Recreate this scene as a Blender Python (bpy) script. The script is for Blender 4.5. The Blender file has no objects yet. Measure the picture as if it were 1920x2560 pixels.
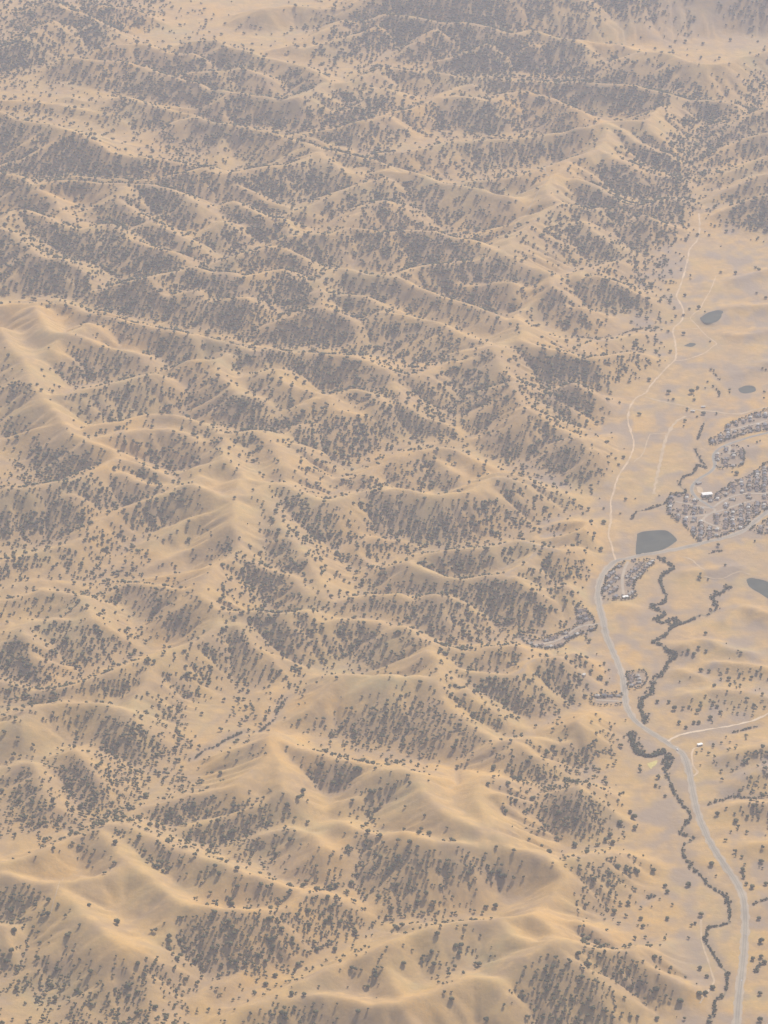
import bpy, math, random
import numpy as np
from mathutils import Vector

# ------------------------------------------------------------------ camera, sky, sun, exposure
sc = bpy.context.scene
CAM_H = 4740.0
PITCH = math.radians(24.5)
VFOV = math.radians(15.0)
SUN_EL = math.radians(45.0)
SUN_AZ = math.radians(26.0)          # from +Y towards +X
SUN_STRENGTH = 4.6
SKY_STRENGTH = 0.09
EXPOSURE = 0.33
HAZE_DENSITY = 2.6e-5
HAZE_COLOR = (0.80, 0.84, 1.0)

cam_data = bpy.data.cameras.new('camera')
cam = bpy.data.objects.new('camera', cam_data)
sc.collection.objects.link(cam)
cam.location = (0, 0, CAM_H)
cam.rotation_euler = (math.pi / 2 - PITCH, 0, 0)
cam_data.sensor_fit = 'VERTICAL'
cam_data.angle = VFOV
cam_data.clip_start = 1.0
cam_data.clip_end = 200000.0
sc.camera = cam
sc.render.resolution_x, sc.render.resolution_y = 768, 1024

world = bpy.data.worlds.new('World')
sc.world = world
world.use_nodes = True
wn = world.node_tree
wn.nodes.clear()
sky = wn.nodes.new('ShaderNodeTexSky')
sky.sky_type = 'NISHITA'
sky.sun_disc = False
sky.sun_elevation = SUN_EL
sky.sun_rotation = SUN_AZ
sky.altitude = 300
sky.dust_density = 2.0
bg = wn.nodes.new('ShaderNodeBackground')
bg.inputs['Strength'].default_value = SKY_STRENGTH
wo = wn.nodes.new('ShaderNodeOutputWorld')
wn.links.new(sky.outputs[0], bg.inputs[0])
wn.links.new(bg.outputs[0], wo.inputs[0])

sun_data = bpy.data.lights.new('sun', 'SUN')
sun_data.energy = SUN_STRENGTH
sun_data.angle = math.radians(0.53)
sun_data.color = (1.0, 0.94, 0.85)
sun = bpy.data.objects.new('sun', sun_data)
sc.collection.objects.link(sun)
sdir = Vector((math.sin(SUN_AZ) * math.cos(SUN_EL), math.cos(SUN_AZ) * math.cos(SUN_EL), math.sin(SUN_EL)))
sun.rotation_euler = sdir.to_track_quat('Z', 'Y').to_euler()
sun.location = (0, 0, 6000)

sc.view_settings.view_transform = 'Standard'
sc.view_settings.look = 'None'
sc.view_settings.gamma = 1.0
sc.view_settings.use_curve_mapping = False
sc.view_settings.exposure = EXPOSURE
sc.cycles.volume_bounces = 1
sc.cycles.max_bounces = 5
sc.cycles.use_denoising = True

RNG = np.random.default_rng(11)
random.seed(5)

# ------------------------------------------------------------------ survey coordinates -> ground
FPX = 1280.0 / math.tan(VFOV / 2)
CP, SP = math.cos(PITCH), math.sin(PITCH)

def pix2world(u, v, z):
    u = np.asarray(u, float); v = np.asarray(v, float); z = np.asarray(z, float)
    dx = (u - 960.0)
    b = (1280.0 - v)
    dy = FPX * CP + b * SP
    dz = -FPX * SP + b * CP
    t = (z - CAM_H) / dz
    return dx * t, dy * t

def world2pix(x, y, z):
    zc = z - CAM_H
    f = y * CP - zc * SP
    b = y * SP + zc * CP
    return 960.0 + FPX * x / f, 1280.0 - FPX * b / f

def tile(c, r, flat):
    a = np.array(flat, float).reshape(-1, 2)
    return np.stack([480 * c + a[:, 0] * 10 / 3.456, 640 * r + a[:, 1] * 10 / 3.456], 1)

# ------------------------------------------------------------------ numpy noise
def _hash(ix, iy, seed):
    h = (ix.astype(np.int64) * 374761393 + iy.astype(np.int64) * 668265263 + seed * 1442695041) & 0xFFFFFFFF
    h = ((h ^ (h >> 13)) * 1274126177) & 0xFFFFFFFF
    h = (h ^ (h >> 16)) & 0xFFFFFFFF
    return h

def gnoise(x, y, seed=0):
    ix = np.floor(x).astype(np.int64); iy = np.floor(y).astype(np.int64)
    fx = x - ix; fy = y - iy
    sx = fx * fx * fx * (fx * (fx * 6 - 15) + 10)
    sy = fy * fy * fy * (fy * (fy * 6 - 15) + 10)
    def g(dx, dy):
        a = _hash(ix + dx, iy + dy, seed) * (2 * math.pi / 4294967296.0)
        return np.cos(a) * (fx - dx) + np.sin(a) * (fy - dy)
    n0 = g(0, 0) * (1 - sx) + g(1, 0) * sx
    n1 = g(0, 1) * (1 - sx) + g(1, 1) * sx
    return (n0 * (1 - sy) + n1 * sy) * 1.5

def fbm(x, y, seed=0, oct=4):
    s = 0; a = 1.0; t = 0
    for o in range(oct):
        s = s + a * gnoise(x * 2 ** o, y * 2 ** o, seed + 17 * o); t += a; a *= 0.5
    return s / t

def ridged(x, y, seed=0, oct=4):
    s = 0; a = 1.0; t = 0
    for o in range(oct):
        s = s + a * (1 - np.abs(gnoise(x * 2 ** o, y * 2 ** o, seed + 17 * o)) * 1.6); t += a; a *= 0.5
    return s / t

# ------------------------------------------------------------------ surveyed ridge lines: (tile, [(relief0, relief1, pts)])
RIDGES = {
(0,0): [
 (60,40,[45,16,30,26,20,34,0,40]),(50,50,[45,0,60,8,72,11,85,18]),(60,15,[80,3,105,5,125,10,137,16]),
 (45,45,[60,48,83,51,110,53,135,61,166,70]),(40,40,[100,38,125,37,145,44,166,45]),(40,35,[105,82,125,88,140,92,166,97]),
 (70,70,[0,95,20,103,40,106,58,111,72,121,90,127,115,129,140,130,155,134,166,138]),
 (65,20,[42,108,20,124,0,128]),(65,20,[57,116,30,132,0,143]),(60,15,[64,121,45,133,12,149]),(55,20,[85,128,78,138,55,152]),
 (55,15,[118,131,100,138,80,152]),(50,20,[140,133,128,142,105,154]),
 (50,60,[30,157,60,154,90,157,115,158,140,161,155,165,166,172]),(55,20,[108,160,90,165,75,169,55,173]),
 (55,25,[103,171,85,176,68,187]),(60,50,[108,160,103,171,115,180,130,190]),(55,45,[78,196,95,193,108,202,122,210,140,214,150,216]),
 (50,40,[0,147,15,150,30,160,45,168,55,182,62,190]),(60,50,[0,188,14,180,30,183,62,196]),(60,60,[0,195,10,200,20,208,33,220]),
 (55,40,[130,190,145,196,160,205]),(25,20,[0,85,40,88,80,95,110,104]),(25,12,[60,83,95,92])],
(1,0): [
 (40,30,[60,6,85,4,110,6,130,7,166,11]),(40,10,[130,16,110,27,85,38,70,42]),(45,15,[160,22,130,32,105,39,85,41]),
 (45,45,[0,34,20,33,30,38,45,42,60,47,80,52,100,56,115,66]),(40,40,[0,60,25,60,45,58,60,63]),
 (55,55,[0,72,20,75,40,79,55,81,75,84,90,83,105,76,115,70]),(50,55,[112,70,130,70,145,66,166,56]),
 (50,10,[166,75,145,88,125,98,112,104]),(45,45,[166,98,140,104,115,108,100,112,85,116]),
 (45,55,[0,99,15,103,35,106,55,110,70,114,85,119,100,123,110,127,130,131,150,136,166,141]),
 (45,10,[40,110,30,118,20,138]),(50,10,[100,124,85,133,65,142,45,147]),
 (50,50,[0,146,20,149,40,147,60,143,85,141,100,136,108,130]),(55,45,[108,130,118,138,130,146,140,150,150,143,166,140]),
 (45,20,[25,150,35,156,50,164,62,171,78,176]),(55,25,[166,153,140,160,120,168,100,177,83,184]),
 (50,30,[35,172,50,179,65,186,78,188,84,200]),(55,30,[166,172,150,180,135,190,125,197]),
 (60,60,[85,203,105,200,120,200,133,196,150,197,166,201]),(45,20,[25,190,10,200,0,210]),(45,50,[35,220,60,214,75,212,90,219])],
(2,0): [
 (80,80,[0,-8,60,-6,120,-5,166,-6]),(60,60,[0,11,30,14,50,18,72,18,90,22,110,28,130,25,145,30,166,33]),
 (55,10,[44,24,25,38,5,50]),(55,15,[90,36,65,46,45,52]),(50,10,[130,37,110,44,85,55]),
 (50,50,[0,55,25,60,50,62,65,65,80,66,90,64,108,68,120,68,150,70,166,69]),(35,45,[0,97,25,92,45,84,62,76,75,72]),
 (50,50,[60,82,75,83,90,86,105,81,117,78,135,81,150,86,166,93]),(40,45,[0,131,35,127,60,121,90,119,110,118,140,115,166,112]),
 (55,55,[0,146,15,147,25,147,40,153,60,158,80,161,95,166,108,168]),(50,60,[70,155,95,153,120,150,140,143,155,138,166,134]),
 (60,60,[160,139,148,150,140,160,142,168,150,174,135,184,125,195,112,203,108,215]),
 (60,60,[0,200,20,198,40,199,60,204,80,208,95,215,110,220]),(50,15,[130,185,100,195,70,205]),(55,20,[150,174,158,180,166,185])],
(3,0): [
 (70,70,[0,-8,40,-5,80,-6,166,-4]),(50,40,[0,32,20,36,40,38,58,44]),(15,15,[100,25,115,25,140,26]),
 (60,50,[58,44,75,44,90,50,110,54,130,53,145,47,166,43]),(55,55,[0,69,20,71,45,72,60,75,80,80,98,83,115,83,128,86]),
 (60,60,[0,108,15,107,30,104,50,103,65,102,72,95,80,88,95,88,115,88,130,87]),
 (60,10,[82,90,92,98,104,110]),(65,15,[68,103,80,110,95,119,104,124]),(65,15,[28,106,45,116,60,125,80,133,95,139]),
 (60,20,[18,128,40,139,50,145,70,150,90,153]),(60,60,[28,106,25,118,18,128,0,135]),
 (55,20,[0,153,15,159,30,168,42,174,55,176,75,172,90,172,105,180]),(55,40,[0,176,12,180,25,178,40,180]),(50,10,[60,183,75,190,95,197]),
 (50,10,[5,190,20,202,35,213,45,218]),(50,10,[166,133,145,142,125,150,112,152]),(50,10,[166,113,145,118,130,128,112,138]),
 (55,10,[166,166,150,172,130,180,112,185]),(50,10,[166,148,150,155,130,162,112,172]),(60,20,[166,92,145,102,130,112,115,122])],
(0,1): [
 (60,10,[48,0,35,12,20,25,8,35]),(50,55,[166,9,140,14,125,18,105,25,85,30,70,32]),(45,10,[130,27,110,35,95,43]),(45,15,[166,28,140,36,115,44]),
 (45,55,[0,42,20,40,40,39,60,41,72,47,85,49,100,52,120,58,140,61,166,67]),(55,60,[30,42,35,52,40,61,55,65,70,60,75,57]),
 (60,45,[55,65,70,69,85,75,100,79,120,82]),
 (55,50,[0,60,5,70,12,80,20,89,25,100,28,108,37,120,45,130,52,140,60,150,75,158]),(50,10,[45,80,60,90,75,98,90,104]),(55,50,[55,66,45,78]),
 (50,55,[62,118,80,112,105,106,120,103,133,100]),(50,50,[37,119,50,119,62,118]),(45,20,[30,115,15,122,0,132]),
 (50,55,[80,145,95,143,110,141,130,136,145,135,160,138,166,140]),(50,50,[75,158,100,152,120,150,140,148,155,150,166,156]),
 (50,10,[50,143,25,150,0,158]),(60,55,[100,174,85,182,65,192,45,194,20,199,0,200]),(60,40,[100,174,115,176,130,182,145,190,155,194]),
 (55,55,[75,158,95,165,102,174]),(55,40,[105,186,120,194,140,197,166,190]),(50,20,[60,205,30,208,0,215])],
(1,1): [
 (55,55,[0,7,15,12,30,13,45,17,60,14,78,10,90,17,105,21,115,15,125,9,140,12,150,14,166,15]),(50,15,[45,35,25,36,10,42,0,45]),
 (50,20,[110,42,90,50,70,57,50,62,30,67]),(50,50,[105,21,112,32,113,42,125,48]),(50,45,[105,30,130,31,150,33,166,42]),
 (50,60,[0,66,20,70,40,75,52,80,60,81,70,79,90,82,110,83,130,84,145,87,160,94,166,97]),(55,45,[0,88,20,87,27,81]),
 (50,55,[27,82,22,92,27,105,40,117,50,119]),(55,55,[60,100,75,96,75,103,85,112,100,115,115,119,130,116,145,113,160,122]),
 (60,50,[115,119,122,128,140,136,166,143]),(60,15,[108,121,95,132,75,140,40,145]),(45,30,[95,145,110,144,125,153,140,165]),
 (40,60,[0,140,12,143,22,150,28,160,28,175]),(55,50,[35,152,55,149,65,157,72,165,80,180]),(50,15,[60,158,45,165,30,170]),
 (50,15,[68,168,55,175,40,182]),(45,25,[72,162,90,161,100,168,120,175,135,180]),(55,55,[0,182,15,178,28,176,38,184,45,190,60,194,78,195]),
 (60,50,[0,195,20,203,35,208,50,205,60,200,80,197,95,205,110,209,125,210,145,202,166,198]),(30,30,[166,172,145,180,130,190])],
(2,1): [
 (55,50,[0,16,12,17,25,22,35,27,50,33,65,38,80,43,92,48]),
 (50,50,[10,15,25,9,45,6,70,3,100,1,112,2,125,7,140,12,145,17,146,27,135,40,122,50,120,65,117,72]),
 (45,10,[110,20,85,23,60,25,35,27]),(45,45,[0,48,20,50,40,55,55,61,70,68,80,71,93,75,105,74,117,72]),(50,50,[117,72,130,75,145,79,160,83]),
 (55,20,[92,76,75,88,50,92,20,97,0,98]),(60,20,[95,76,100,92,115,107,130,115,145,122,166,133]),(55,40,[0,98,10,101,30,100,45,94]),
 (50,10,[108,115,95,127,80,137,68,140]),(50,30,[8,108,18,128,30,137,45,140]),(55,10,[122,131,110,145,90,153,80,158]),
 (55,30,[110,108,122,131,140,142,166,155]),(40,20,[0,142,15,148,22,158]),(40,35,[15,172,30,166,55,163,70,168,85,176]),
 (45,10,[100,185,120,191,145,202,160,207]),(55,50,[0,201,20,201,40,206,60,204,80,200,90,192,105,190])],
(3,1): [
 (45,10,[0,14,20,7,45,2]),(50,10,[15,15,35,22,55,33,70,42]),(45,10,[0,40,15,46,30,52]),(40,10,[0,80,15,73,35,70,60,65]),
 (45,10,[15,86,35,83,55,82,70,90]),(50,10,[0,107,10,115,20,123,38,126]),(45,10,[0,155,15,156,30,154]),(40,10,[15,165,30,172]),
 (16,12,[166,10,140,18,120,22]),(20,16,[166,40,140,42,120,48]),(15,12,[166,62,145,66,130,65]),(16,8,[166,90,145,100]),(18,10,[145,165,166,162]),(14,10,[166,190,140,195])],
'mid_left': [
 (100,92,[470,60,465,110,462,150,440,190,415,245,400,290,412,312]),(92,20,[462,112,400,127,350,150,310,185,260,230]),(88,20,[448,178,380,197,325,235,285,262]),
 (85,25,[402,288,320,270,240,270,180,300]),(30,88,[0,228,60,208,140,185,185,150,255,112,300,95,350,80,400,55]),(45,80,[0,300,45,285,90,275,130,285,165,295,178,335]),
 (88,85,[412,312,440,320,500,322,560,325,600,320]),(85,15,[430,325,415,390,400,440]),(85,15,[470,345,510,390,560,420,605,440]),
 (70,88,[140,455,200,440,260,425,330,400,380,375,420,350,412,328]),(75,25,[0,400,40,395,60,405,100,430,130,440]),(72,60,[40,370,60,345,110,335,160,345]),
 (72,78,[40,535,75,510,130,500,190,502,240,515]),(80,50,[330,402,300,440,270,490,255,520]),(75,85,[620,462,690,445,760,452,800,468,850,468,870,440,860,410,850,390]),
 (88,60,[505,75,540,130,590,190,625,240,640,290]),(70,60,[430,215,470,205,520,235,570,250,615,290]),(50,50,[730,50,760,30,820,15,870,20,900,40]),
 (62,75,[680,300,740,290,790,286]),(60,60,[640,345,700,335,760,345,820,375]),(60,20,[150,345,175,380,185,420]),(75,30,[600,322,650,345,690,380])],
(2,2): [
 (40,10,[0,19,12,25,27,33]),(45,50,[30,34,60,31,90,28,115,22,130,26,150,32,163,28]),(45,45,[15,38,30,46,50,53,68,57,85,54,105,52,118,45,125,38,133,30]),
 (50,15,[45,69,60,73,72,82,78,90]),(50,15,[115,55,128,66,140,76,150,82]),(45,50,[15,97,30,108,45,114,60,118,75,120,90,115,110,113]),
 (40,45,[40,118,60,131,80,137,100,140,115,137,130,127,150,123]),(55,20,[45,145,50,158,65,175,80,188,100,197,120,199]),
 (55,55,[40,118,47,130,45,145,30,142,15,144,5,140,0,140]),(50,15,[68,152,85,165,100,175,115,183]),(45,20,[110,196,130,193,145,196,166,198]),(50,10,[120,200,135,213,150,221])],
(3,2): [
 (20,12,[166,86,145,80,130,92]),(24,18,[95,112,110,109,130,115,150,120]),(20,20,[120,128,145,130,166,133]),(20,20,[100,155,125,152,166,158]),(15,10,[90,135,110,143]),
 (40,10,[0,5,20,6]),(45,10,[0,55,8,58]),(40,10,[0,120,15,128,25,135]),(40,10,[0,178,20,170,38,172]),(30,24,[166,198,140,205,120,210]),(14,10,[100,50,120,48,140,46])],
'near_left': [
 (85,95,[0,308,50,292,90,285,130,250,190,240,240,238,300,262,340,280,400,300,440,310]),(95,70,[440,310,470,330,520,345,560,355,590,362,610,372]),
 (90,90,[190,240,220,270,250,310,300,345]),(90,90,[250,310,300,345,350,385,420,400,520,405,590,400,612,372]),(85,15,[590,400,625,430,640,480]),
 (85,15,[430,402,450,470,470,530]),(85,20,[350,390,330,470,300,560]),(80,95,[0,330,60,345,100,350,130,380,170,420,210,450,240,470]),(85,90,[100,350,160,345,220,330,250,312]),
 (90,20,[240,470,210,540,150,600]),(90,30,[240,470,290,520,300,600]),(90,15,[170,420,100,480,40,540]),(70,30,[0,430,30,440,55,465]),
 (30,85,[215,235,290,205,370,180,430,165,470,158]),(85,95,[470,158,520,120,540,80,530,52]),(25,90,[325,268,400,230,470,210,540,182,560,165]),(90,90,[560,165,555,120,540,85]),
 (25,85,[455,300,500,265,560,245,610,250,640,275]),(85,100,[525,50,580,75,650,100,720,112,800,125,835,140,850,180,870,200,910,230,952,252]),(60,85,[690,188,760,165,835,148]),
 (80,95,[668,232,720,250,780,265,850,275,952,290]),(80,15,[700,245,690,330,680,420]),(85,15,[800,268,790,350,760,420]),
 (80,95,[380,622,450,590,530,540,620,500,700,480,790,450,850,440,952,432]),(90,60,[700,480,760,510,790,560,800,590]),(60,80,[560,585,620,570,690,580,760,600]),
 (80,60,[860,495,910,490,952,500]),(70,70,[350,635,420,612,470,640]),(60,15,[60,110,100,200,110,250]),(70,15,[150,85,200,150,240,188])],
(2,3): [
 (55,55,[0,-1,20,0,30,3,34,15,38,23,50,34,62,42,78,50]),(50,50,[90,5,80,12,82,25,88,42,95,55]),(60,60,[20,53,40,62,60,66,90,70,110,73]),
 (60,15,[110,73,122,85,132,105,140,115,152,138]),(50,20,[98,20,108,38,125,52]),(60,55,[0,141,15,136,40,136,60,133,80,130,95,130,102,134,110,142,125,147]),
 (60,50,[100,123,120,121,135,128,145,135,152,147]),(70,60,[152,147,140,153,125,160]),(70,20,[152,147,162,155,166,160]),
 (45,50,[15,202,35,195,50,189,65,182,78,179,95,181]),(55,20,[140,158,125,172,110,193]),(45,10,[110,193,120,205,130,215]),(45,40,[0,202,15,205,25,218]),(40,10,[50,190,60,205,75,217])],
(3,3): [
 (45,10,[0,13,15,12]),(40,10,[0,75,25,72,45,73,65,80]),(60,20,[0,150,20,154,45,158,60,168,80,178,95,185]),(40,10,[0,130,20,140,35,148]),
 (45,10,[50,152,65,153,80,150]),(60,10,[0,165,15,180,35,193,55,205]),(30,24,[115,34,135,28,166,29]),(25,20,[125,66,145,64,166,62]),(28,20,[166,-2,140,8]),(16,10,[152,112,166,110])],
}

# tree cover survey, 0 (bare) .. 9 (closed canopy): 8 x 11 cells per tile
COVER = {
(0,0):"67678763 86566333 86545445 64446666 34344444 65333453 77764356 66876676 44344686 56646776 57767665",
(1,0):"31111346 43213568 65411567 65465425 65556587 66667654 63334478 64666534 44666566 35653567 55765445",
(2,0):"88766563 76788645 66778876 54566778 55346456 55666555 43445555 33356532 66432233 66654246 67753556",
(3,0):"66642134 21022111 54332102 77675226 34667657 42227876 21678835 46888743 78888345 57877356 67763111",
(0,1):"76765765 58667666 00145677 00014345 11376455 55554445 21146535 42123213 36543355 66764455 34677655",
(1,1):"65447624 76577554 67667765 45777765 35355665 43434556 56653445 55556776 43434666 11234544 11255346",
(2,1):"66777633 54665436 34454345 54332233 66646756 66675788 67666568 66545555 34435677 45422554 42245664",
(3,1):"46771000 46652100 45443100 33442100 65551111 65411211 62112111 32001111 54000122 53001210 31112200",
(0,2):"77663563 55566631 64467731 44466444 34454345 46556634 67566532 77655445 54333357 21246667 33457777",
(1,2):"11256647 25446656 27765455 37776555 24564544 66765455 54455455 55554111 23652124 25412467 32432556",
(2,2):"77666652 66665423 34454356 55677665 57666554 35665532 43454335 23567766 55436665 66553223 55553456",
(3,2):"31010000 41000211 41000310 30000100 30000100 31000010 44001332 32001244 22003343 35312222 54421455",
(0,3):"57768855 68777646 78776667 34433356 00012023 55100000 54200003 23210136 56622565 47646777 36666667",
(1,3):"32103651 54442025 66632034 66541246 32443456 43445664 56666664 67777763 56654223 44444311 23355321",
(2,3):"33003666 31000667 20000265 65532204 65665302 65542000 76554000 11331001 13552044 22410466 00000356",
(3,3):"53010034 76010156 75200034 54201133 67510023 56411012 23322001 64342001 67652102 66752100 64321000",
}

# lines and areas on the valley floor (tile, points)
HIGHWAY = [((3,3),[139,230,139,221,141,195,144,170,146,145,146,125,144,110,138,97,127,82,118,68,110,52,105,38,102,25,99,10]),
           ((3,2),[96,218,93,210,87,204,77,197,65,190,53,182,47,175,43,165,42,155,40,142,36,130,31,118,26,105,23,92,20,80,19,68,22,57,28,48,36,42,45,40,55,37,70,35,90,31,110,26,130,21,145,15,156,6,168,-3])]
ESTATE_ROAD = [((3,1),[170,151,150,156,135,161,124,166,119,172,120,180,116,186,105,193,100,200,103,207,112,213,118,217])]
DIRT_ROADS = [
 [((3,2),[34,42,31,30,28,20,30,8]),((3,1),[30,212,33,202,37,190,45,178,49,168,50,160,47,150,45,140,47,130,52,122,60,118,63,113,70,105,80,95,86,88,86,75,84,63,92,54,92,45,88,37,87,33,92,20,95,8,97,0]),((3,0),[98,215,105,206,107,195,106,185])],
 [((3,1),[86,90,95,89,110,84,118,78,121,75,112,68,105,60,99,53,107,46,111,38,117,28,121,17])],
 [((3,1),[60,121,75,125,90,128,103,132,120,134,140,136,155,132,170,129])],
 [((3,1),[50,179,58,170,63,155,67,153,80,153])],
 [((3,2),[79,197,90,192,110,188,135,184,155,179,170,173])],
 [((3,2),[106,203,102,204,100,209,101,218]),((3,3),[102,0,105,4,102,7])],
 [((3,3),[108,130,108,140,109,150,114,165,118,178,119,185,113,196,107,205])],
 [((2,0),[166,134,160,139,148,150,140,160,139,166,146,172]),],
 [((2,0),[146,176,140,177,132,186,125,195,116,201,112,210])],
 [((0,3),[55,108,52,125,47,140,44,148])],
 [((3,2),[92,38,100,41,107,48,111,53])],
 [((3,2),[110,57,125,58,140,53,150,54])],
 [((3,1),[84,64,92,63,105,62,120,62])],
]
AIRSTRIP = [((3,1),[95,138,86,143,80,152,77,160,74,172,70,190,67,205])]
STREETS = [[((3,1),[117,217,120,219]),((3,2),[110,6,125,13])],[((3,1),[119,216,130,209,145,205,160,205,168,204])],
           [((3,1),[86,211,100,214,117,217])],[((3,2),[96,3,110,2,125,-2]),((3,1),[140,214,155,210])],
           [((3,2),[45,43,42,50,40,60,41,72])],[((3,1),[132,172,133,165,128,163])],[((3,1),[132,150,145,147,166,141])],
           [((2,2),[130,116,150,110]),((3,2),[2,100,20,97])],[((3,2),[39,163,28,163,17,163])]]
CREEKS = [
 (5.5,[((3,3),[76,0,82,12,86,22,93,32,99,42,92,52,90,55,97,58,102,60,93,66,93,75,100,84,108,92,115,100,125,107,131,113,133,125,131,132,122,135,114,137,112,148,117,156,124,168,130,175,130,188,128,195,121,200,119,210,114,220])]),
 (9.0,[((3,2),[70,39,78,43,85,48,77,52,73,58,75,65,78,73,74,78,66,80,72,84,77,87,70,92,75,95,82,92,87,92,83,98,78,105,70,110,66,112,73,115,81,122,86,124,79,130,76,137,70,142,66,150,63,157,57,160,56,170,60,178,58,182])]),
 (8.0,[((3,2),[83,98,92,95,100,92,107,87,112,88,118,85,121,80,118,73,123,70,133,63])]),
 (14.0,[((3,2),[48,191,50,200,55,207,65,210,75,206,80,212,78,220])]),
 (5.0,[((3,1),[102,165,106,172,112,182,105,180,101,187,92,190,90,197,95,203,82,206,77,212,70,215,60,218,52,220]),((3,2),[48,5])]),
 (4.5,[((3,1),[111,142,108,150,105,158])]),
 (4.0,[((3,1),[0,70,15,71,30,69,45,65,58,62,72,61])]),
 (3.5,[((3,3),[152,118,157,116,166,113])]),(3.5,[((3,3),[112,32,120,30,128,27,135,25,145,26,160,25])]),
 (4.0,[((3,3),[153,180,156,173,160,166])]),(3.0,[((3,2),[84,200,90,197])]),(3.0,[((3,2),[134,190,145,187,158,184])]),
 (4.0,[((3,2),[115,35,121,33,127,33])]),(4.0,[((3,1),[121,114,124,117,123,121])]),(3.5,[((3,1),[119,100,122,103,124,106])]),
 (3.5,[((3,3),[35,52,42,52])]),(5.0,[((3,3),[60,112,70,109])]),(4.0,[((1,2),[2,214,12,206,20,204,30,197,45,190]),]),(4.0,[((1,2),[58,190,70,180,75,170,82,160])]),
]
PONDS = [((3,1),[107,55,115,50,127,48,126,53,122,58,114,60,109,58],'grey-green pond beside the dirt road crossing'),
         ((3,2),[53,18,60,16,75,15,81,17,87,23,85,26,75,32,60,35,52,36],'large dark green pond beside the highway bend'),
         ((3,2),[147,58,150,56,168,61,168,74,158,69,150,64],'dark pond on the eastern pasture'),
         ((3,1),[140,114,147,111,154,112,155,116,147,118,142,117],'small reedy pond above the farm road'),
         ((3,1),[93,77,100,74,104,75,100,78],'tiny grey pond beside the dirt road')]
LAWN = ((3,2),[61.5,217,70,214,69,218,66,220,65,222,63,220])
PADS = [((3,1),[104,199,108,199,110,203,106,204])]
ZONES = [
 ('estate',[((3,1),[80,208,86,204,112,209,130,200,150,190,168,179]),((3,2),[168,-8,156,2,145,13,140,14,118,23,107,25,95,12,80,0])],18,'house in the large tract north of the dark green pond','houses in the large tract'),
 ('estate_corner',[((3,2),[150,15,160,9,168,6,168,19])],19,'house in the wedge of tract across the highway','houses in the highway wedge'),
 ('terrace',[((3,1),[130,147,140,142,168,132,168,148,150,152,135,157,118,163,117,158,128,152])],18,'house in the hillside rows above the curving estate road','houses in the hillside rows'),
 ('cul_de_sac',[((3,1),[122,168,135,164,143,168,145,178,138,182,122,182])],19,'house in the cul de sac inside the road bend','houses in the cul de sac'),
 ('bend',[((3,2),[26,58,35,48,50,42,67,43,55,55,50,65,52,72,43,76,27,76,23,70])],19,'house in the crescent between highway bend and creek','houses in the highway crescent'),
 ('hollow',[((2,2),[121,113,140,108,166,99]),((3,2),[0,86,8,86,17,98,12,103,0,106]),((2,2),[150,118,130,120])],18,'house in the wooded side hollow west of the highway','houses in the side hollow'),
 ('roadside',[((3,2),[44,138,60,137,60,148,46,152])],19,'house in the compact roadside cluster beside the creek','houses in the creekside cluster'),
 ('lane',[((3,2),[14,160,38,157,39,166,14,167])],19,'house along the short lane west of the highway','houses along the short lane'),
]
LONE = {(3,3):[158,130,160,150,153,165,160,163,163,168,157,175,159,218,159,195,69,15,77,24,71,8,50,43,47,38,51,52,117,83,97,101,77,102,79,107,108,127,103,134,69,192,90,202,112,195,107,195,47,215,70,216,144,88,145,94,152,103,147,100,164,100,148,42,122,40,118,190,113,180,107,173,79,130,45,117,56,130,58,137],
 (2,3):[62,154,35,41,32,53,30,60,97,68,22,13,90,14,105,38,41,159,17,169,88,218],(0,3):[136,65,125,72,140,82,141,89,77,119,101,135,134,85,103,56,42,115],
 (1,3):[20,86,23,92,39,91,30,86,12,18,128,170,138,173,152,189,89,175,97,196,86,196,96,20,92,26,95,24],
 (3,2):[112,105,70,164,80,164,85,170,89,182,95,186,102,182,106,182,116,178,125,173,97,120,102,123,108,137,115,137,131,136,132,144,122,168,98,168,108,165,160,140,24,9,13,9],
 (3,1):[155,10,158,12,125,14,138,15,156,32,164,36,85,45,93,51,98,46,106,45,73,39,86,52,81,38,84,124,80,118,100,118,105,114,102,124,94,34,63,107,41,174,37,180,139,188,162,180,96,132,110,136],
 (3,0):[105,203,115,203,95,207,120,195,130,200,136,199]}
CARS = [((3,3),(142.6,183),'white pickup truck driving on the highway past the creek bend','white'),
        ((3,3),(147,144),'silver car driving on the highway near the creek loop','silver'),
        ((3,2),(88,205),'white delivery van on the highway below the dirt road turnoff','van'),
        ((3,2),(23.5,100),'white car on the highway beside the side hollow houses','white')]

# ------------------------------------------------------------------ terrain height field
def spaced(a, b, s):
    return np.arange(a, b + 0.5 * s, s)
def skirt(step, reach):
    out, d, s = [], 0.0, step
    while d < reach:
        s *= 1.28; d += s; out.append(d)
    return np.array(out)
GS = 8.0
xin = spaced(-2000, 2000, GS); yin = spaced(7250, 16050, GS)
k = skirt(GS, 24000)
XS = np.concatenate([xin[0] - k[::-1], xin, xin[-1] + k])
YS = np.concatenate([yin[0] - skirt(GS, 17000)[::-1], yin, yin[-1] + skirt(GS, 40000)])
GX, GY = np.meshgrid(XS, YS)
NX, NY = len(XS), len(YS)
i0x = int(np.searchsorted(XS, xin[0])); i0y = int(np.searchsorted(YS, yin[0]))
sl = (slice(i0y, i0y + len(yin)), slice(i0x, i0x + len(xin)))

def base_fn(x, y):
    return 0.022 * np.clip(350 - x, 0, 2200) + 8 * np.sin(y / 900.0)

def gather(parts):
    return np.concatenate([tile(c[0], c[1], p) for c, p in parts])

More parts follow.
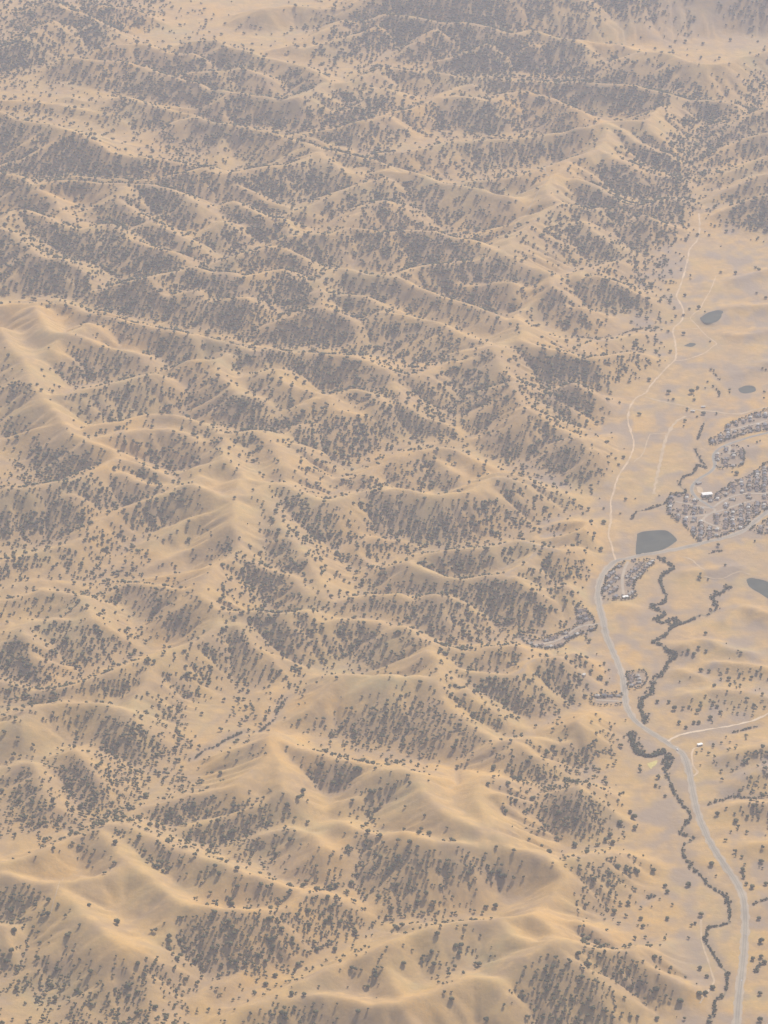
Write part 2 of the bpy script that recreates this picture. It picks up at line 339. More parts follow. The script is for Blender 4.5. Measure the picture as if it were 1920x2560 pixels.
def to_ground(uv, relief=0.0):
    relief = np.broadcast_to(np.asarray(relief, float), (len(uv),))
    z = relief.copy()
    for _ in range(4):
        x, y = pix2world(uv[:, 0], uv[:, 1], z)
        z = base_fn(x, y) + relief
    return x, y

def resample(P, step):
    P = np.asarray(P, float)
    # Catmull-Rom through the points, then even spacing
    Q = np.vstack([2 * P[0] - P[1], P, 2 * P[-1] - P[-2]])
    out = []
    for i in range(1, len(Q) - 2):
        a, b, c, d = Q[i - 1], Q[i], Q[i + 1], Q[i + 2]
        t = np.linspace(0, 1, 14, endpoint=False)[:, None]
        out.append(0.5 * (2 * b + (c - a) * t + (2 * a - 5 * b + 4 * c - d) * t ** 2 + (3 * b - a - 3 * c + d) * t ** 3))
    out.append(Q[-2][None]); S = np.vstack(out)
    L = np.concatenate([[0], np.cumsum(np.linalg.norm(np.diff(S[:, :2], axis=0), axis=1))])
    n = max(2, int(L[-1] / step) + 1)
    q = np.linspace(0, L[-1], n)
    return np.stack([np.interp(q, L, S[:, j]) for j in range(S.shape[1])], 1)

HT = np.full((len(yin), len(xin)), -200.0)
SS = np.zeros_like(HT); DD = np.full_like(HT, 1e3); RR = np.full_like(HT, 1.0)
XI, YI = np.meshgrid(xin, yin)
warpx = 14 * fbm(XI / 130, YI / 130, 3, 2); warpy = 14 * fbm(XI / 130, YI / 130, 9, 2)
KSL = 0.51 * (1 + 0.35 * gnoise(XI / 420, YI / 420, 21))
XW = XI + warpx; YW = YI + warpy
rid = 0
for key, lines in RIDGES.items():
    for r0, r1, flat in lines:
        if isinstance(key, str):
            uv = np.array(flat, float).reshape(-1, 2) * 1.2605 + np.array([0.0, 1760.0 if key == 'near_left' else 1120.0]); gain = 1.0
        else:
            uv = tile(key[0], key[1], flat); gain = ((1.65, 1.7, 1.75, 1.9)[key[1]] if r0 > 32 else 1.15)
        rel = np.linspace(r0, r1, len(uv)) * gain
        x, y = to_ground(uv, rel)
        P = resample(np.stack([x, y, rel], 1), 24.0)
        rid += 1
        s_acc = rid * 977.0
        for a, b in zip(P[:-1], P[1:]):
            L2 = (b[0] - a[0]) ** 2 + (b[1] - a[1]) ** 2
            if L2 < 1e-6: continue
            R = max(a[2], b[2]) / 0.27 + 40
            jx0 = max(0, int((min(a[0], b[0]) - R - xin[0]) / GS)); jx1 = min(len(xin), int((max(a[0], b[0]) + R - xin[0]) / GS) + 2)
            jy0 = max(0, int((min(a[1], b[1]) - R - yin[0]) / GS)); jy1 = min(len(yin), int((max(a[1], b[1]) + R - yin[0]) / GS) + 2)
            L = math.sqrt(L2)
            if jx1 <= jx0 or jy1 <= jy0:
                s_acc += L; continue
            w = (slice(jy0, jy1), slice(jx0, jx1))
            px = XW[w] - a[0]; py = YW[w] - a[1]
            t = np.clip((px * (b[0] - a[0]) + py * (b[1] - a[1])) / L2, 0, 1)
            dx = px - t * (b[0] - a[0]); dy = py - t * (b[1] - a[1])
            d = np.sqrt(dx * dx + dy * dy)
            rr = a[2] + t * (b[2] - a[2])
            h = rr - KSL[w] * (np.sqrt(d * d + 9.0 ** 2) - 9.0)
            m = h > HT[w]
            HT[w][m] = h[m]; DD[w][m] = d[m]; RR[w][m] = rr[m]
            side = np.where(px * (b[1] - a[1]) - py * (b[0] - a[0]) > 0, 0.0, 5000.0)
            SS[w][m] = (s_acc + t * L + side)[m]
            s_acc += L
VALLEYS = [
 [((0,3),[0,77,44,59,86,43,120,27,160,10]),((1,2),[2,214,20,204,45,190,62,186,75,170,85,155,95,140])],
 [((1,3),[0,219,20,205,40,199,60,187,80,177,100,171,118,160,140,148,160,140]),((2,3),[5,134,40,131,70,128,95,125,110,118])],
 [((2,1),[160,200,130,192,100,181,85,172,60,160,20,163,0,170]),((1,1),[140,181,130,190])],
 [((3,1),[70,61,45,65,0,71]),((2,1),[150,67,135,58])],
 [((0,1),[0,38,30,37,60,38,80,46,100,50,130,57,160,62]),((1,1),[20,66,45,73,60,78,90,80,125,81])],
 [((0,0),[25,156,60,153,100,156,130,157,166,150])],
 [((0,2),[0,75,40,64,75,72,95,62,125,56,160,50])],
 [((0,2),[0,142,35,152,62,144,90,134,115,125,140,116])],
 [((2,2),[0,45,20,36,60,33,110,25,150,18])],
 [((3,0),[106,172,104,150,100,138,104,118,112,105])],
 [((0,0),[0,73,25,75,50,72,75,78,95,81,115,86,137,90,166,95])],
 [((1,0),[40,108,75,113,110,122,150,133])],
]
for parts in VALLEYS:
    x, y = to_ground(gather(parts), 2.0)
    P = resample(np.stack([x, y], 1), 12.0)
    Dv = np.full(HT.shape, 1e3)
    for a, b in zip(P[:-1], P[1:]):
        jx0 = max(0, int((min(a[0], b[0]) - 260 - xin[0]) / GS)); jx1 = min(len(xin), int((max(a[0], b[0]) + 260 - xin[0]) / GS) + 2)
        jy0 = max(0, int((min(a[1], b[1]) - 260 - yin[0]) / GS)); jy1 = min(len(yin), int((max(a[1], b[1]) + 260 - yin[0]) / GS) + 2)
        if jx1 <= jx0 or jy1 <= jy0: continue
        w = (slice(jy0, jy1), slice(jx0, jx1))
        L2 = max(1e-6, (b[0] - a[0]) ** 2 + (b[1] - a[1]) ** 2)
        px = XW[w] - a[0]; py = YW[w] - a[1]
        t = np.clip((px * (b[0] - a[0]) + py * (b[1] - a[1])) / L2, 0, 1)
        Dv[w] = np.minimum(Dv[w], np.hypot(px - t * (b[0] - a[0]), py - t * (b[1] - a[1])))
    HT = np.minimum(HT, 1.0 + 0.58 * np.maximum(0, Dv - 6))
# side gullies running down the flanks
env = np.clip(DD / np.maximum(RR / KSL, 20.0), 0, 1)
env = np.sin(np.pi * np.clip(env, 0, 1) ** 0.85) * np.clip(RR / 45.0, 0, 1)
sw = SS + 22 * fbm(XI / 90, YI / 90, 31, 2)
g1 = 1 - np.abs(gnoise(sw / 95.0, np.zeros_like(sw) + 0.37, 41)) * 1.9
g2 = 1 - np.abs(gnoise(sw / 42.0, np.zeros_like(sw) + 0.61, 43)) * 1.9
HT = HT - env * (8.0 * np.clip(g1, 0, 1) ** 1.5 + 3.0 * np.clip(g2, 0, 1) ** 1.5 - 3.0)
HT = 7.0 * np.logaddexp(0, HT / 7.0) - 7.0 * math.log(2) * 0.5

def blur(A, s):
    n = int(3 * s) + 1
    kx = np.exp(-0.5 * (np.arange(-n, n + 1) / s) ** 2); kx /= kx.sum()
    P = np.pad(A, n, mode='edge')
    B = sum(kx[i] * P[:, i:i + A.shape[1]] for i in range(2 * n + 1))
    return sum(kx[i] * B[i:i + A.shape[0], :] for i in range(2 * n + 1))
HT = 0.5 * HT + 0.5 * blur(HT, 1.0)

# valley lines: flatten road beds, cut the creek beds, level the ponds
def line_dist(P, reach):
    D = np.full(HT.shape, 1e3)
    for a, b in zip(P[:-1], P[1:]):
        jx0 = max(0, int((min(a[0], b[0]) - reach - xin[0]) / GS)); jx1 = min(len(xin), int((max(a[0], b[0]) + reach - xin[0]) / GS) + 2)
        jy0 = max(0, int((min(a[1], b[1]) - reach - yin[0]) / GS)); jy1 = min(len(yin), int((max(a[1], b[1]) + reach - yin[0]) / GS) + 2)
        if jx1 <= jx0 or jy1 <= jy0: continue
        w = (slice(jy0, jy1), slice(jx0, jx1))
        L2 = max(1e-6, (b[0] - a[0]) ** 2 + (b[1] - a[1]) ** 2)
        px = XI[w] - a[0]; py = YI[w] - a[1]
        t = np.clip((px * (b[0] - a[0]) + py * (b[1] - a[1])) / L2, 0, 1)
        D[w] = np.minimum(D[w], np.hypot(px - t * (b[0] - a[0]), py - t * (b[1] - a[1])))
    return D

def ground_line(parts, step):
    uv = gather(parts)
    x, y = to_ground(uv, 0.0)
    return resample(np.stack([x, y], 1), step)

highway = ground_line(HIGHWAY, 8.0)
estate_road = ground_line(ESTATE_ROAD, 6.0)
roads = [ground_line(p, 7.0) for p in DIRT_ROADS]
airstrip = ground_line(AIRSTRIP, 8.0)
streets = [ground_line(p, 6.0) for p in STREETS]
creeks = [(w, ground_line(p, 7.0)) for w, p in CREEKS]

HN = HT + 3.2 * fbm(XI / 330, YI / 330, 51, 3) + 1.5 * fbm(XI / 60, YI / 60, 57, 3)
base_in = base_fn(XI, YI)

def erode(H, rounds, K):
    ny, nx = H.shape
    ids = np.arange(ny * nx).reshape(ny, nx)
    offs = [(-1, 0, 1.0), (1, 0, 1.0), (0, -1, 1.0), (0, 1, 1.0), (-1, -1, 1.414), (-1, 1, 1.414), (1, -1, 1.414), (1, 1, 1.414)]
    for it in range(rounds):
        P = np.pad(H, 1, mode='edge')
        best = np.zeros_like(H); rec = ids.copy()
        for dy, dx, L in offs:
            N = P[1 + dy:1 + dy + ny, 1 + dx:1 + dx + nx]
            s = (H - N) / (L * GS)
            m = s > best
            best = np.where(m, s, best)
            rec = np.where(m, np.clip(ids + dy * nx + dx, 0, ny * nx - 1), rec)
        order = np.argsort(-H, axis=None).tolist()
        r = rec.ravel().tolist(); acc = [1.0] * (ny * nx)
        for i in order:
            j = r[i]
            if j != i: acc[j] += acc[i]
        A = np.array(acc).reshape(ny, nx)
        cut = np.minimum(K * np.sqrt(np.minimum(A, 2500.0)) * best, 0.55 * best * GS)
        H = H - cut
        lap = P[:-2, 1:-1] + P[2:, 1:-1] + P[1:-1, :-2] + P[1:-1, 2:] - 4 * P[1:-1, 1:-1]
        H = H + 0.04 * lap
    return H, A
HN, FLOW = erode(HN + base_in, 12, 0.32)
HN = HN - base_in
DRAIN = np.clip(np.log(np.maximum(FLOW, 1.0) / 25.0) / 3.5, 0, 1)
Dh = line_dist(highway, 170)
f = np.clip((Dh - 14) / 110, 0, 1); f = f * f * (3 - 2 * f)
HN = HN * f + (1 - f) * np.minimum(HN, 1.0)
for P in [estate_road]:
    D = line_dist(P, 120); f = np.clip((D - 8) / 80, 0, 1); f = f * f * (3 - 2 * f)
    HN = HN * f + (1 - f) * np.minimum(HN, 2.0)
for i in (0, 1, 2, 4):
    D = line_dist(roads[i], 100); f = np.clip((D - 6) / 70, 0, 1); f = f * f * (3 - 2 * f)
    HN = HN * f + (1 - f) * np.minimum(HN, 2.5)

def in_poly(px, py, poly):
    inside = np.zeros(px.shape, bool)
    n = len(poly)
    for i in range(n):
        x1, y1 = poly[i]; x2, y2 = poly[(i + 1) % n]
        c = ((y1 > py) != (y2 > py)) & (px < (x2 - x1) * (py - y1) / (y2 - y1 + 1e-12) + x1)
        inside ^= c
    return inside

def ground_poly(parts, step=None):
    uv = gather(parts)
    x, y = to_ground(uv, 0.0)
    P = np.stack([x, y], 1)
    if step:
        P = resample(np.vstack([P, P[:1]]), step)[:-1]
    return P

zone_polys = [ground_poly(z[1]) for z in ZONES]
for P in zone_polys:
    M = blur(in_poly(XI, YI, P).astype(float), 4.0)
    M = np.clip(M * 1.6, 0, 1)
    HN = HN * (1 - M) + M * np.minimum(HN, 3.0 + 0.12 * HN)
for w, P in creeks:
    D = line_dist(P, 60)
    HN = HN - 3.0 * np.exp(-(D / 11.0) ** 2)
Z_in = base_in + HN
pond_polys = []
for c, pts, lab in PONDS:
    P = ground_poly([(c, pts)], 6.0)
    M = in_poly(XI, YI, P)
    cx, cy = P.mean(0)
    lev = float(np.median(Z_in[M])) if M.any() else float(base_fn(cx, cy))
    S = np.clip(blur(M.astype(float), 1.5) * 2.0, 0, 1)
    Z_in = Z_in * (1 - S) + S * (lev - 0.2)
    Z_in = np.where(blur(M.astype(float), 0.8) > 0.85, lev - 2.2, Z_in)
    pond_polys.append((P, lev, lab))

# land outside the surveyed frame carries on as similar hills
Zall = base_fn(GX, GY)
uo, vo = world2pix(GX, GY, 30.0)
far_h = 62 * np.clip(ridged(GX / 520 + 0.3 * fbm(GX / 400, GY / 400, 77, 2), GY / 430, 71, 4) - 0.42, 0, 1) / 0.4 * 0.75
Zout = Zall + far_h
edge = np.maximum(np.maximum(-uo, uo - 1920), np.maximum(-vo - 20, vo - 2560))
edge = np.where(GY < 100, 5000, edge)
B = np.clip(edge / 130.0, 0, 1); B = B * B * (3 - 2 * B)
Z = Zout.copy()
Z[sl] = Z_in * (1 - B[sl]) + Zout[sl] * B[sl]

def zat(x, y):
    x = np.asarray(x, float); y = np.asarray(y, float)
    i = np.clip(np.searchsorted(XS, x) - 1, 0, NX - 2); j = np.clip(np.searchsorted(YS, y) - 1, 0, NY - 2)
    fx = (x - XS[i]) / (XS[i + 1] - XS[i]); fy = (y - YS[j]) / (YS[j + 1] - YS[j])
    return (Z[j, i] * (1 - fx) + Z[j, i + 1] * fx) * (1 - fy) + (Z[j + 1, i] * (1 - fx) + Z[j + 1, i + 1] * fx) * fy

# cover map on the ground
cov = np.zeros((44, 32))
for (c, r), s in COVER.items():
    for j, row in enumerate(s.split()):
        for i, ch in enumerate(row):
            cov[r * 11 + j, c * 8 + i] = int(ch)
def cover_at(u, v):
    a = np.clip(u / 60.0 - 0.5, 0, 30.999); b = np.clip(v / (640 / 11.0) - 0.5, 0, 42.999)
    i = a.astype(int); j = b.astype(int); fx = a - i; fy = b - j
    return (cov[j, i] * (1 - fx) + cov[j, i + 1] * fx) * (1 - fy) + (cov[j + 1, i] * (1 - fx) + cov[j + 1, i + 1] * fx) * fy

# ------------------------------------------------------------------ materials
def mat(name):
    m = bpy.data.materials.new(name); m.use_nodes = True
    nt = m.node_tree; b = nt.nodes['Principled BSDF']
    b.inputs['Roughness'].default_value = 0.95
    b.inputs['Specular IOR Level'].default_value = 0.1
    return m, nt, b

def noise_mix(nt, scale, c1, c2, lo=0.4, hi=0.6, detail=5.0, coords='Position'):
    if coords == 'Position':
        g = nt.nodes.new('ShaderNodeNewGeometry').outputs['Position']
    else:
        g = nt.nodes.new('ShaderNodeTexCoord').outputs['Object']
    n = nt.nodes.new('ShaderNodeTexNoise'); n.inputs['Scale'].default_value = scale; n.inputs['Detail'].default_value = detail
    nt.links.new(g, n.inputs['Vector'])
    r = nt.nodes.new('ShaderNodeMapRange'); r.inputs[1].default_value = lo; r.inputs[2].default_value = hi
    nt.links.new(n.outputs[0], r.inputs[0])
    m = nt.nodes.new('ShaderNodeMix'); m.data_type = 'RGBA'
    nt.links.new(r.outputs[0], m.inputs[0])
    for idx, c in ((6, c1), (7, c2)):
        if isinstance(c, tuple): m.inputs[idx].default_value = (*c, 1)
        else: nt.links.new(c, m.inputs[idx])
    return m.outputs[2], r.outputs[0]

def simple(name, c1, c2, scale=0.05, rough=0.95, coords='Position', lo=0.35, hi=0.65):
    m, nt, b = mat(name)
    o, _ = noise_mix(nt, scale, c1, c2, lo, hi, coords=coords)
    nt.links.new(o, b.inputs['Base Color']); b.inputs['Roughness'].default_value = rough
    return m

GRASS, nt, b = mat('dry_grass')
c_a, _ = noise_mix(nt, 0.0022, (0.475, 0.282, 0.092), (0.42, 0.275, 0.104), 0.38, 0.62)
c_e, _ = noise_mix(nt, 0.0045, c_a, (0.36, 0.275, 0.13), 0.46, 0.72)
c_b, _ = noise_mix(nt, 0.011, c_e, (0.34, 0.225, 0.115), 0.40, 0.68)
c_d, _ = noise_mix(nt, 0.035, c_b, (0.515, 0.325, 0.125), 0.45, 0.8)
c_c, _ = noise_mix(nt, 0.16, c_d, (0.36, 0.245, 0.12), 0.47, 0.85, detail=3.0)
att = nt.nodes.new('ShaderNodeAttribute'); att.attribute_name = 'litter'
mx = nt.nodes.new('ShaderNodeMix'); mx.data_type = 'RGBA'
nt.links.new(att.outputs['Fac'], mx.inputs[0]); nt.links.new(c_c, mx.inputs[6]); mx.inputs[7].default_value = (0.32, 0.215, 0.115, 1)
att2 = nt.nodes.new('ShaderNodeAttribute'); att2.attribute_name = 'scrub_and_shade'
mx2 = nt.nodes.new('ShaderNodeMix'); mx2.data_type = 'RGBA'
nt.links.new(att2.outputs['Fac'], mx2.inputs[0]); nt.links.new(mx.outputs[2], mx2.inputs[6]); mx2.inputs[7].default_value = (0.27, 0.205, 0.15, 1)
nt.links.new(mx2.outputs[2], b.inputs['Base Color'])
bn = nt.nodes.new('ShaderNodeTexNoise'); bn.inputs['Scale'].default_value = 0.06; bn.inputs['Detail'].default_value = 6
gp = nt.nodes.new('ShaderNodeNewGeometry'); nt.links.new(gp.outputs['Position'], bn.inputs['Vector'])
bp = nt.nodes.new('ShaderNodeBump'); bp.inputs['Strength'].default_value = 0.55; bp.inputs['Distance'].default_value = 3.0
nt.links.new(bn.outputs[0], bp.inputs['Height']); nt.links.new(bp.outputs[0], b.inputs['Normal'])

LEAF = simple('oak_leaf', (0.048, 0.060, 0.026), (0.135, 0.128, 0.058), 0.07, lo=0.3, hi=0.7)
LEAF_WET = simple('willow_leaf', (0.045, 0.055, 0.028), (0.10, 0.10, 0.052), 0.07)
BARK = simple('bark', (0.09, 0.07, 0.05), (0.13, 0.10, 0.08), 0.5)
ASPH = simple('asphalt', (0.25, 0.215, 0.17), (0.31, 0.262, 0.20), 0.02)
GRAVEL = simple('gravel', (0.34, 0.28, 0.21), (0.40, 0.32, 0.23), 0.05)
DIRT = simple('dirt_track', (0.44, 0.32, 0.19), (0.54, 0.40, 0.26), 0.03)
PALEDIRT = simple('pale_dirt', (0.40, 0.295, 0.18), (0.47, 0.355, 0.23), 0.03)
PALEROAD = simple('pale_road', (0.54, 0.41, 0.27), (0.62, 0.49, 0.34), 0.03)
STREET = simple('street', (0.22, 0.20, 0.18), (0.27, 0.25, 0.21), 0.05)
PAINT = simple('road_paint', (0.42, 0.38, 0.31), (0.52, 0.48, 0.40), 0.02)
REED = simple('reeds', (0.15, 0.13, 0.08), (0.26, 0.20, 0.12), 0.06)
WATER, nt, b = mat('pond_water')
o, _ = noise_mix(nt, 0.03, (0.028, 0.036, 0.026), (0.05, 0.058, 0.04), 0.35, 0.65)
nt.links.new(o, b.inputs['Base Color']); b.inputs['Roughness'].default_value = 0.7; b.inputs['Specular IOR Level'].default_value = 0.12
LAWNM = simple('dry_lawn', (0.44, 0.37, 0.13), (0.56, 0.46, 0.20), 0.1)
WALLS = [simple('stucco_%s' % n, a, tuple(k * 0.9 for k in a), 0.3) for n, a in (('cream', (0.55, 0.48, 0.38)), ('white', (0.70, 0.67, 0.60)), ('tan', (0.42, 0.34, 0.26)))]
ROOFS = [simple('roof_%s' % n, a, tuple(k * 0.8 for k in a), 0.3) for n, a in (('grey', (0.34, 0.31, 0.27)), ('pale', (0.56, 0.52, 0.45)), ('brown', (0.21, 0.16, 0.13)), ('slate', (0.22, 0.21, 0.21)))]
WHITEROOF = simple('white_metal_roof', (0.82, 0.80, 0.74), (0.88, 0.86, 0.80), 0.1, 0.6)
CARWHITE = simple('car_paint_white', (0.80, 0.80, 0.78), (0.84, 0.84, 0.82), 1.0, 0.3)
CARSILVER = simple('car_paint_silver', (0.50, 0.51, 0.52), (0.56, 0.57, 0.58), 1.0, 0.3)
GLASSM = simple('dark_glass', (0.02, 0.022, 0.025), (0.03, 0.032, 0.035), 1.0, 0.1)
RUBBER = simple('rubber', (0.02, 0.02, 0.02), (0.03, 0.03, 0.03), 1.0)

# ------------------------------------------------------------------ mesh helpers
COL = sc.collection
def mesh_np(name, V, F, nside):
    me = bpy.data.meshes.new(name)
    V = np.ascontiguousarray(V, np.float32); F = np.ascontiguousarray(F, np.int32)
    me.vertices.add(len(V)); me.vertices.foreach_set('co', V.ravel())
    me.loops.add(F.size); me.loops.foreach_set('vertex_index', F.ravel())
    me.polygons.add(len(F)); me.polygons.foreach_set('loop_start', np.arange(0, F.size, nside, dtype=np.int32))
    me.polygons.foreach_set('loop_total', np.full(len(F), nside, np.int32))
    me.update(calc_edges=True)
    return me

def link(name, me, m=None, parent=None):
    o = bpy.data.objects.new(name, me); COL.objects.link(o)
    if me is not None and m is not None and not me.materials: me.materials.append(m)
    if parent is not None: o.parent = parent
    return o

def tag(o, label, cat=None, group=None, kind=None):
    if label: o['label'] = label
    if cat: o['category'] = cat
    if group: o['group'] = group
    if kind: o['kind'] = kind
    return o

# ------------------------------------------------------------------ ground sheet
idx = np.arange(NX * NY).reshape(NY, NX)
quads = np.stack([idx[:-1, :-1], idx[:-1, 1:], idx[1:, 1:], idx[1:, :-1]], -1).reshape(-1, 4)
me = mesh_np('hills', np.stack([GX, GY, Z], -1).reshape(-1, 3), quads, 4)
me.polygons.foreach_set('use_smooth', np.ones(len(quads), bool))
ug, vg = world2pix(GX, GY, Z)
cg = cover_at(np.clip(ug, 0, 1919), np.clip(vg, 0, 2559))
dzdy = np.gradient(Z, axis=0) / np.gradient(GY, axis=0)
dzdx = np.gradient(Z, axis=1) / np.gradient(GX, axis=1)
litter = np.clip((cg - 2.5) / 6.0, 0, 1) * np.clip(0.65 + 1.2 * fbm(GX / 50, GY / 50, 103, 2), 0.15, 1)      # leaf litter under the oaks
scrub_and_shade = np.zeros_like(Z)
D = np.full(HT.shape, 1e3)
for w, P in creeks:
    D = np.minimum(D, line_dist(P, 60) * 7.0 / (w + 2))
scrub_and_shade[sl] = np.maximum(0.55 * np.exp(-(D / 22.0) ** 2), 0.6 * np.clip(blur(DRAIN, 0.7) * 1.3, 0, 1))
Dv_ = np.full(Z.shape, 1e3); Dv_[sl] = np.minimum(line_dist(highway, 420), line_dist(roads[0], 420))
floor_ = np.clip((400 - Dv_) / 150, 0, 1) * np.clip(1.2 - np.hypot(dzdx, dzdy) * 3.0, 0, 1)      # the flat valley floor
floor_ = np.maximum(floor_, np.clip((ug - 1600) / 150, 0, 1) * np.clip((vg - 560) / 120, 0, 1))
scrub_and_shade = np.maximum(scrub_and_shade, floor_ * np.clip(fbm(GX / 130, GY / 170, 91, 3) * 2.0 + fbm(GX / 42, GY / 60, 99, 2) * 0.9 + 0.22, 0, 0.85))
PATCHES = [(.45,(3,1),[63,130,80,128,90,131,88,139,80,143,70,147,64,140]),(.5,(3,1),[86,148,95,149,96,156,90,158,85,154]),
 (.7,(3,1),[106,133,125,137,122,145,118,157,110,158,107,145]),(.5,(3,1),[14,117,25,123,40,126,40,138,25,136]),(.45,(3,1),[95,62,110,63,118,72,108,78,92,82,90,72]),  # middle patch on this line paints slope shade into the ground colour
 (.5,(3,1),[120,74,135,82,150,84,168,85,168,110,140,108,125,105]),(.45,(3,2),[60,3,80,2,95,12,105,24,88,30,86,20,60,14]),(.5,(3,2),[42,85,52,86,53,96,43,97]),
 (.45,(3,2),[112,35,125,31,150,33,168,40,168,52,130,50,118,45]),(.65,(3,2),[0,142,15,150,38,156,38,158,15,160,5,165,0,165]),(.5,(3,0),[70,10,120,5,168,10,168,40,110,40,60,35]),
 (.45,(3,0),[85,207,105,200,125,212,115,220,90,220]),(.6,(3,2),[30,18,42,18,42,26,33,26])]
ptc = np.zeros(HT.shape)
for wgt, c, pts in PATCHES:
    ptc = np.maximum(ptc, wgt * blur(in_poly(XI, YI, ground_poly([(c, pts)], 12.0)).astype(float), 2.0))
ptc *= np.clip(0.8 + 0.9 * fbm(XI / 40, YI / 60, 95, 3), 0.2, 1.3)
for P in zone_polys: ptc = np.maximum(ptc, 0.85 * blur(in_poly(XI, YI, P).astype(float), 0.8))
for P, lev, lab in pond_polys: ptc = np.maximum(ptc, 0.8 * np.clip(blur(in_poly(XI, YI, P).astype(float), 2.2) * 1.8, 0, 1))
scrub_and_shade[sl] = np.maximum(scrub_and_shade[sl], ptc)
for nm, A in (('litter', litter), ('scrub_and_shade', scrub_and_shade)):
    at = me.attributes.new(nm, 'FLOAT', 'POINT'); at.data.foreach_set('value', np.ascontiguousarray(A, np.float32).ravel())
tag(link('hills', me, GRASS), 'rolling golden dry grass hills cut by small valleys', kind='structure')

# ------------------------------------------------------------------ roads, ponds, fields
def strip(name, P, width, lift, m, label, offset=0.0, cols=3, rough=0.0):
    T = np.gradient(P, axis=0); T /= np.maximum(1e-6, np.linalg.norm(T, axis=1))[:, None]
    N = np.stack([-T[:, 1], T[:, 0]], 1)
    rows = []
    for q in np.linspace(-0.5, 0.5, cols):
        S = P + N * (offset + q * width)
        if rough: S = S + N * (rough * q * 2 * gnoise(P[:, 0] / 23 + q * 9, P[:, 1] / 23, 15))[:, None]
        rows.append(np.stack([S[:, 0], S[:, 1], zat(S[:, 0], S[:, 1]) + lift], 1))
    V = np.stack(rows, 1); n = len(P)
    I = np.arange(n * cols).reshape(n, cols)
    F = np.stack([I[:-1, :-1], I[:-1, 1:], I[1:, 1:], I[1:, :-1]], -1).reshape(-1, 4)
    o = link(name, mesh_np(name, V.reshape(-1, 3), F, 4), m)
    return tag(o, label, kind='structure')

strip('highway_shoulder', highway, 20.0, 0.30, GRAVEL, 'pale gravel shoulder along the highway', cols=5, rough=4.0)
strip('highway', highway, 11.5, 0.50, ASPH, 'grey two lane highway winding down the valley', cols=5)
strip('lane_marking', highway, 0.35, 0.56, PAINT, 'painted centre line of the highway', cols=2)
for s in (-1, 1):
    strip('edge_marking', highway, 0.4, 0.56, PAINT, 'painted edge line of the highway', offset=s * 5.0, cols=2)
strip('estate_pavement', estate_road, 12.0, 0.30, GRAVEL, 'pale pavement lining the curving estate road')
strip('estate_road', estate_road, 8.5, 0.45, STREET, 'grey estate road curving up to the hillside houses')
names = ['pale dirt road running up the open valley', 'dirt track looping past the upper pond', 'pale farm road along the foot of the hillside houses',
         'narrow dirt track across the dry field', 'pale side road climbing east from the highway', 'short dirt driveway beside the highway',
         'faint track along the west bank of the creek', 'ridge top dirt track', 'ridge top dirt track', 'faint cattle track on the bare slope',
         'short pale track below the pond', 'pale track beside the eastern pond', 'faint track crossing the dry wash']
for i, P in enumerate(roads):
    w = [5.5, 4, 7, 4, 7, 5, 4, 3.5, 3.5, 2, 5, 4, 4][i]
    strip('dirt_road', P, w, 0.45, PALEROAD if i == 4 else DIRT if i in (0, 1, 5) else PALEDIRT, names[i], rough=0.45 * w)
strip('airstrip', airstrip, 9.0, 0.35, PALEDIRT, 'straight pale strip mown through the dry field', rough=5.0)
for P in streets:
    strip('street', P, 8.0, 0.4, GRAVEL, 'pale residential street between houses')

for i, (w, P) in enumerate(creeks[:6]):
    strip('creek_bed', P, 3.0 + 0.25 * w, 0.4, REED, 'dark reedy bed of the winding creek')
def sheet(name, P, z, m, label):
    me = bpy.data.meshes.new(name)
    me.from_pydata([(p[0], p[1], (z if np.isscalar(z) else z[i])) for i, p in enumerate(P)], [], [list(range(len(P)))])
    return tag(link(name, me, m), label, kind='structure')
for P, lev, lab in pond_polys:
    sheet('pond', P, lev, WATER, lab)
P = ground_poly([LAWN], 5.0); sheet('lawn', P, zat(P[:, 0], P[:, 1]) + 0.6, LAWNM, 'bright yellow lawn in the creek grove')
for q in PADS:
    P = ground_poly([q], 5.0); sheet('gravel_pad', P, zat(P[:, 0], P[:, 1]) + 0.5, DIRT, 'cream gravel pad beside the white roofed building')

# ------------------------------------------------------------------ trees
def ico(sub):
    t = (1 + 5 ** 0.5) / 2
    v = [(-1,t,0),(1,t,0),(-1,-t,0),(1,-t,0),(0,-1,t),(0,1,t),(0,-1,-t),(0,1,-t),(t,0,-1),(t,0,1),(-t,0,-1),(-t,0,1)]
    f = [(0,11,5),(0,5,1),(0,1,7),(0,7,10),(0,10,11),(1,5,9),(5,11,4),(11,10,2),(10,7,6),(7,1,8),(3,9,4),(3,4,2),(3,2,6),(3,6,8),(3,8,9),(4,9,5),(2,4,11),(6,2,10),(8,6,7),(9,8,1)]
    v = [np.array(p, float) / np.linalg.norm(p) for p in v]
    for _ in range(sub):
        cache = {}; nf = []
        def mid(a, b):
            k = (min(a, b), max(a, b))
            if k not in cache:
                p = v[a] + v[b]; v.append(p / np.linalg.norm(p)); cache[k] = len(v) - 1
            return cache[k]
        for a, b, c in f:
            x, y, z = mid(a, b), mid(b, c), mid(c, a)
            nf += [(a, x, z), (b, y, x), (c, z, y), (x, y, z)]
        f = nf
    return np.array(v), np.array(f)

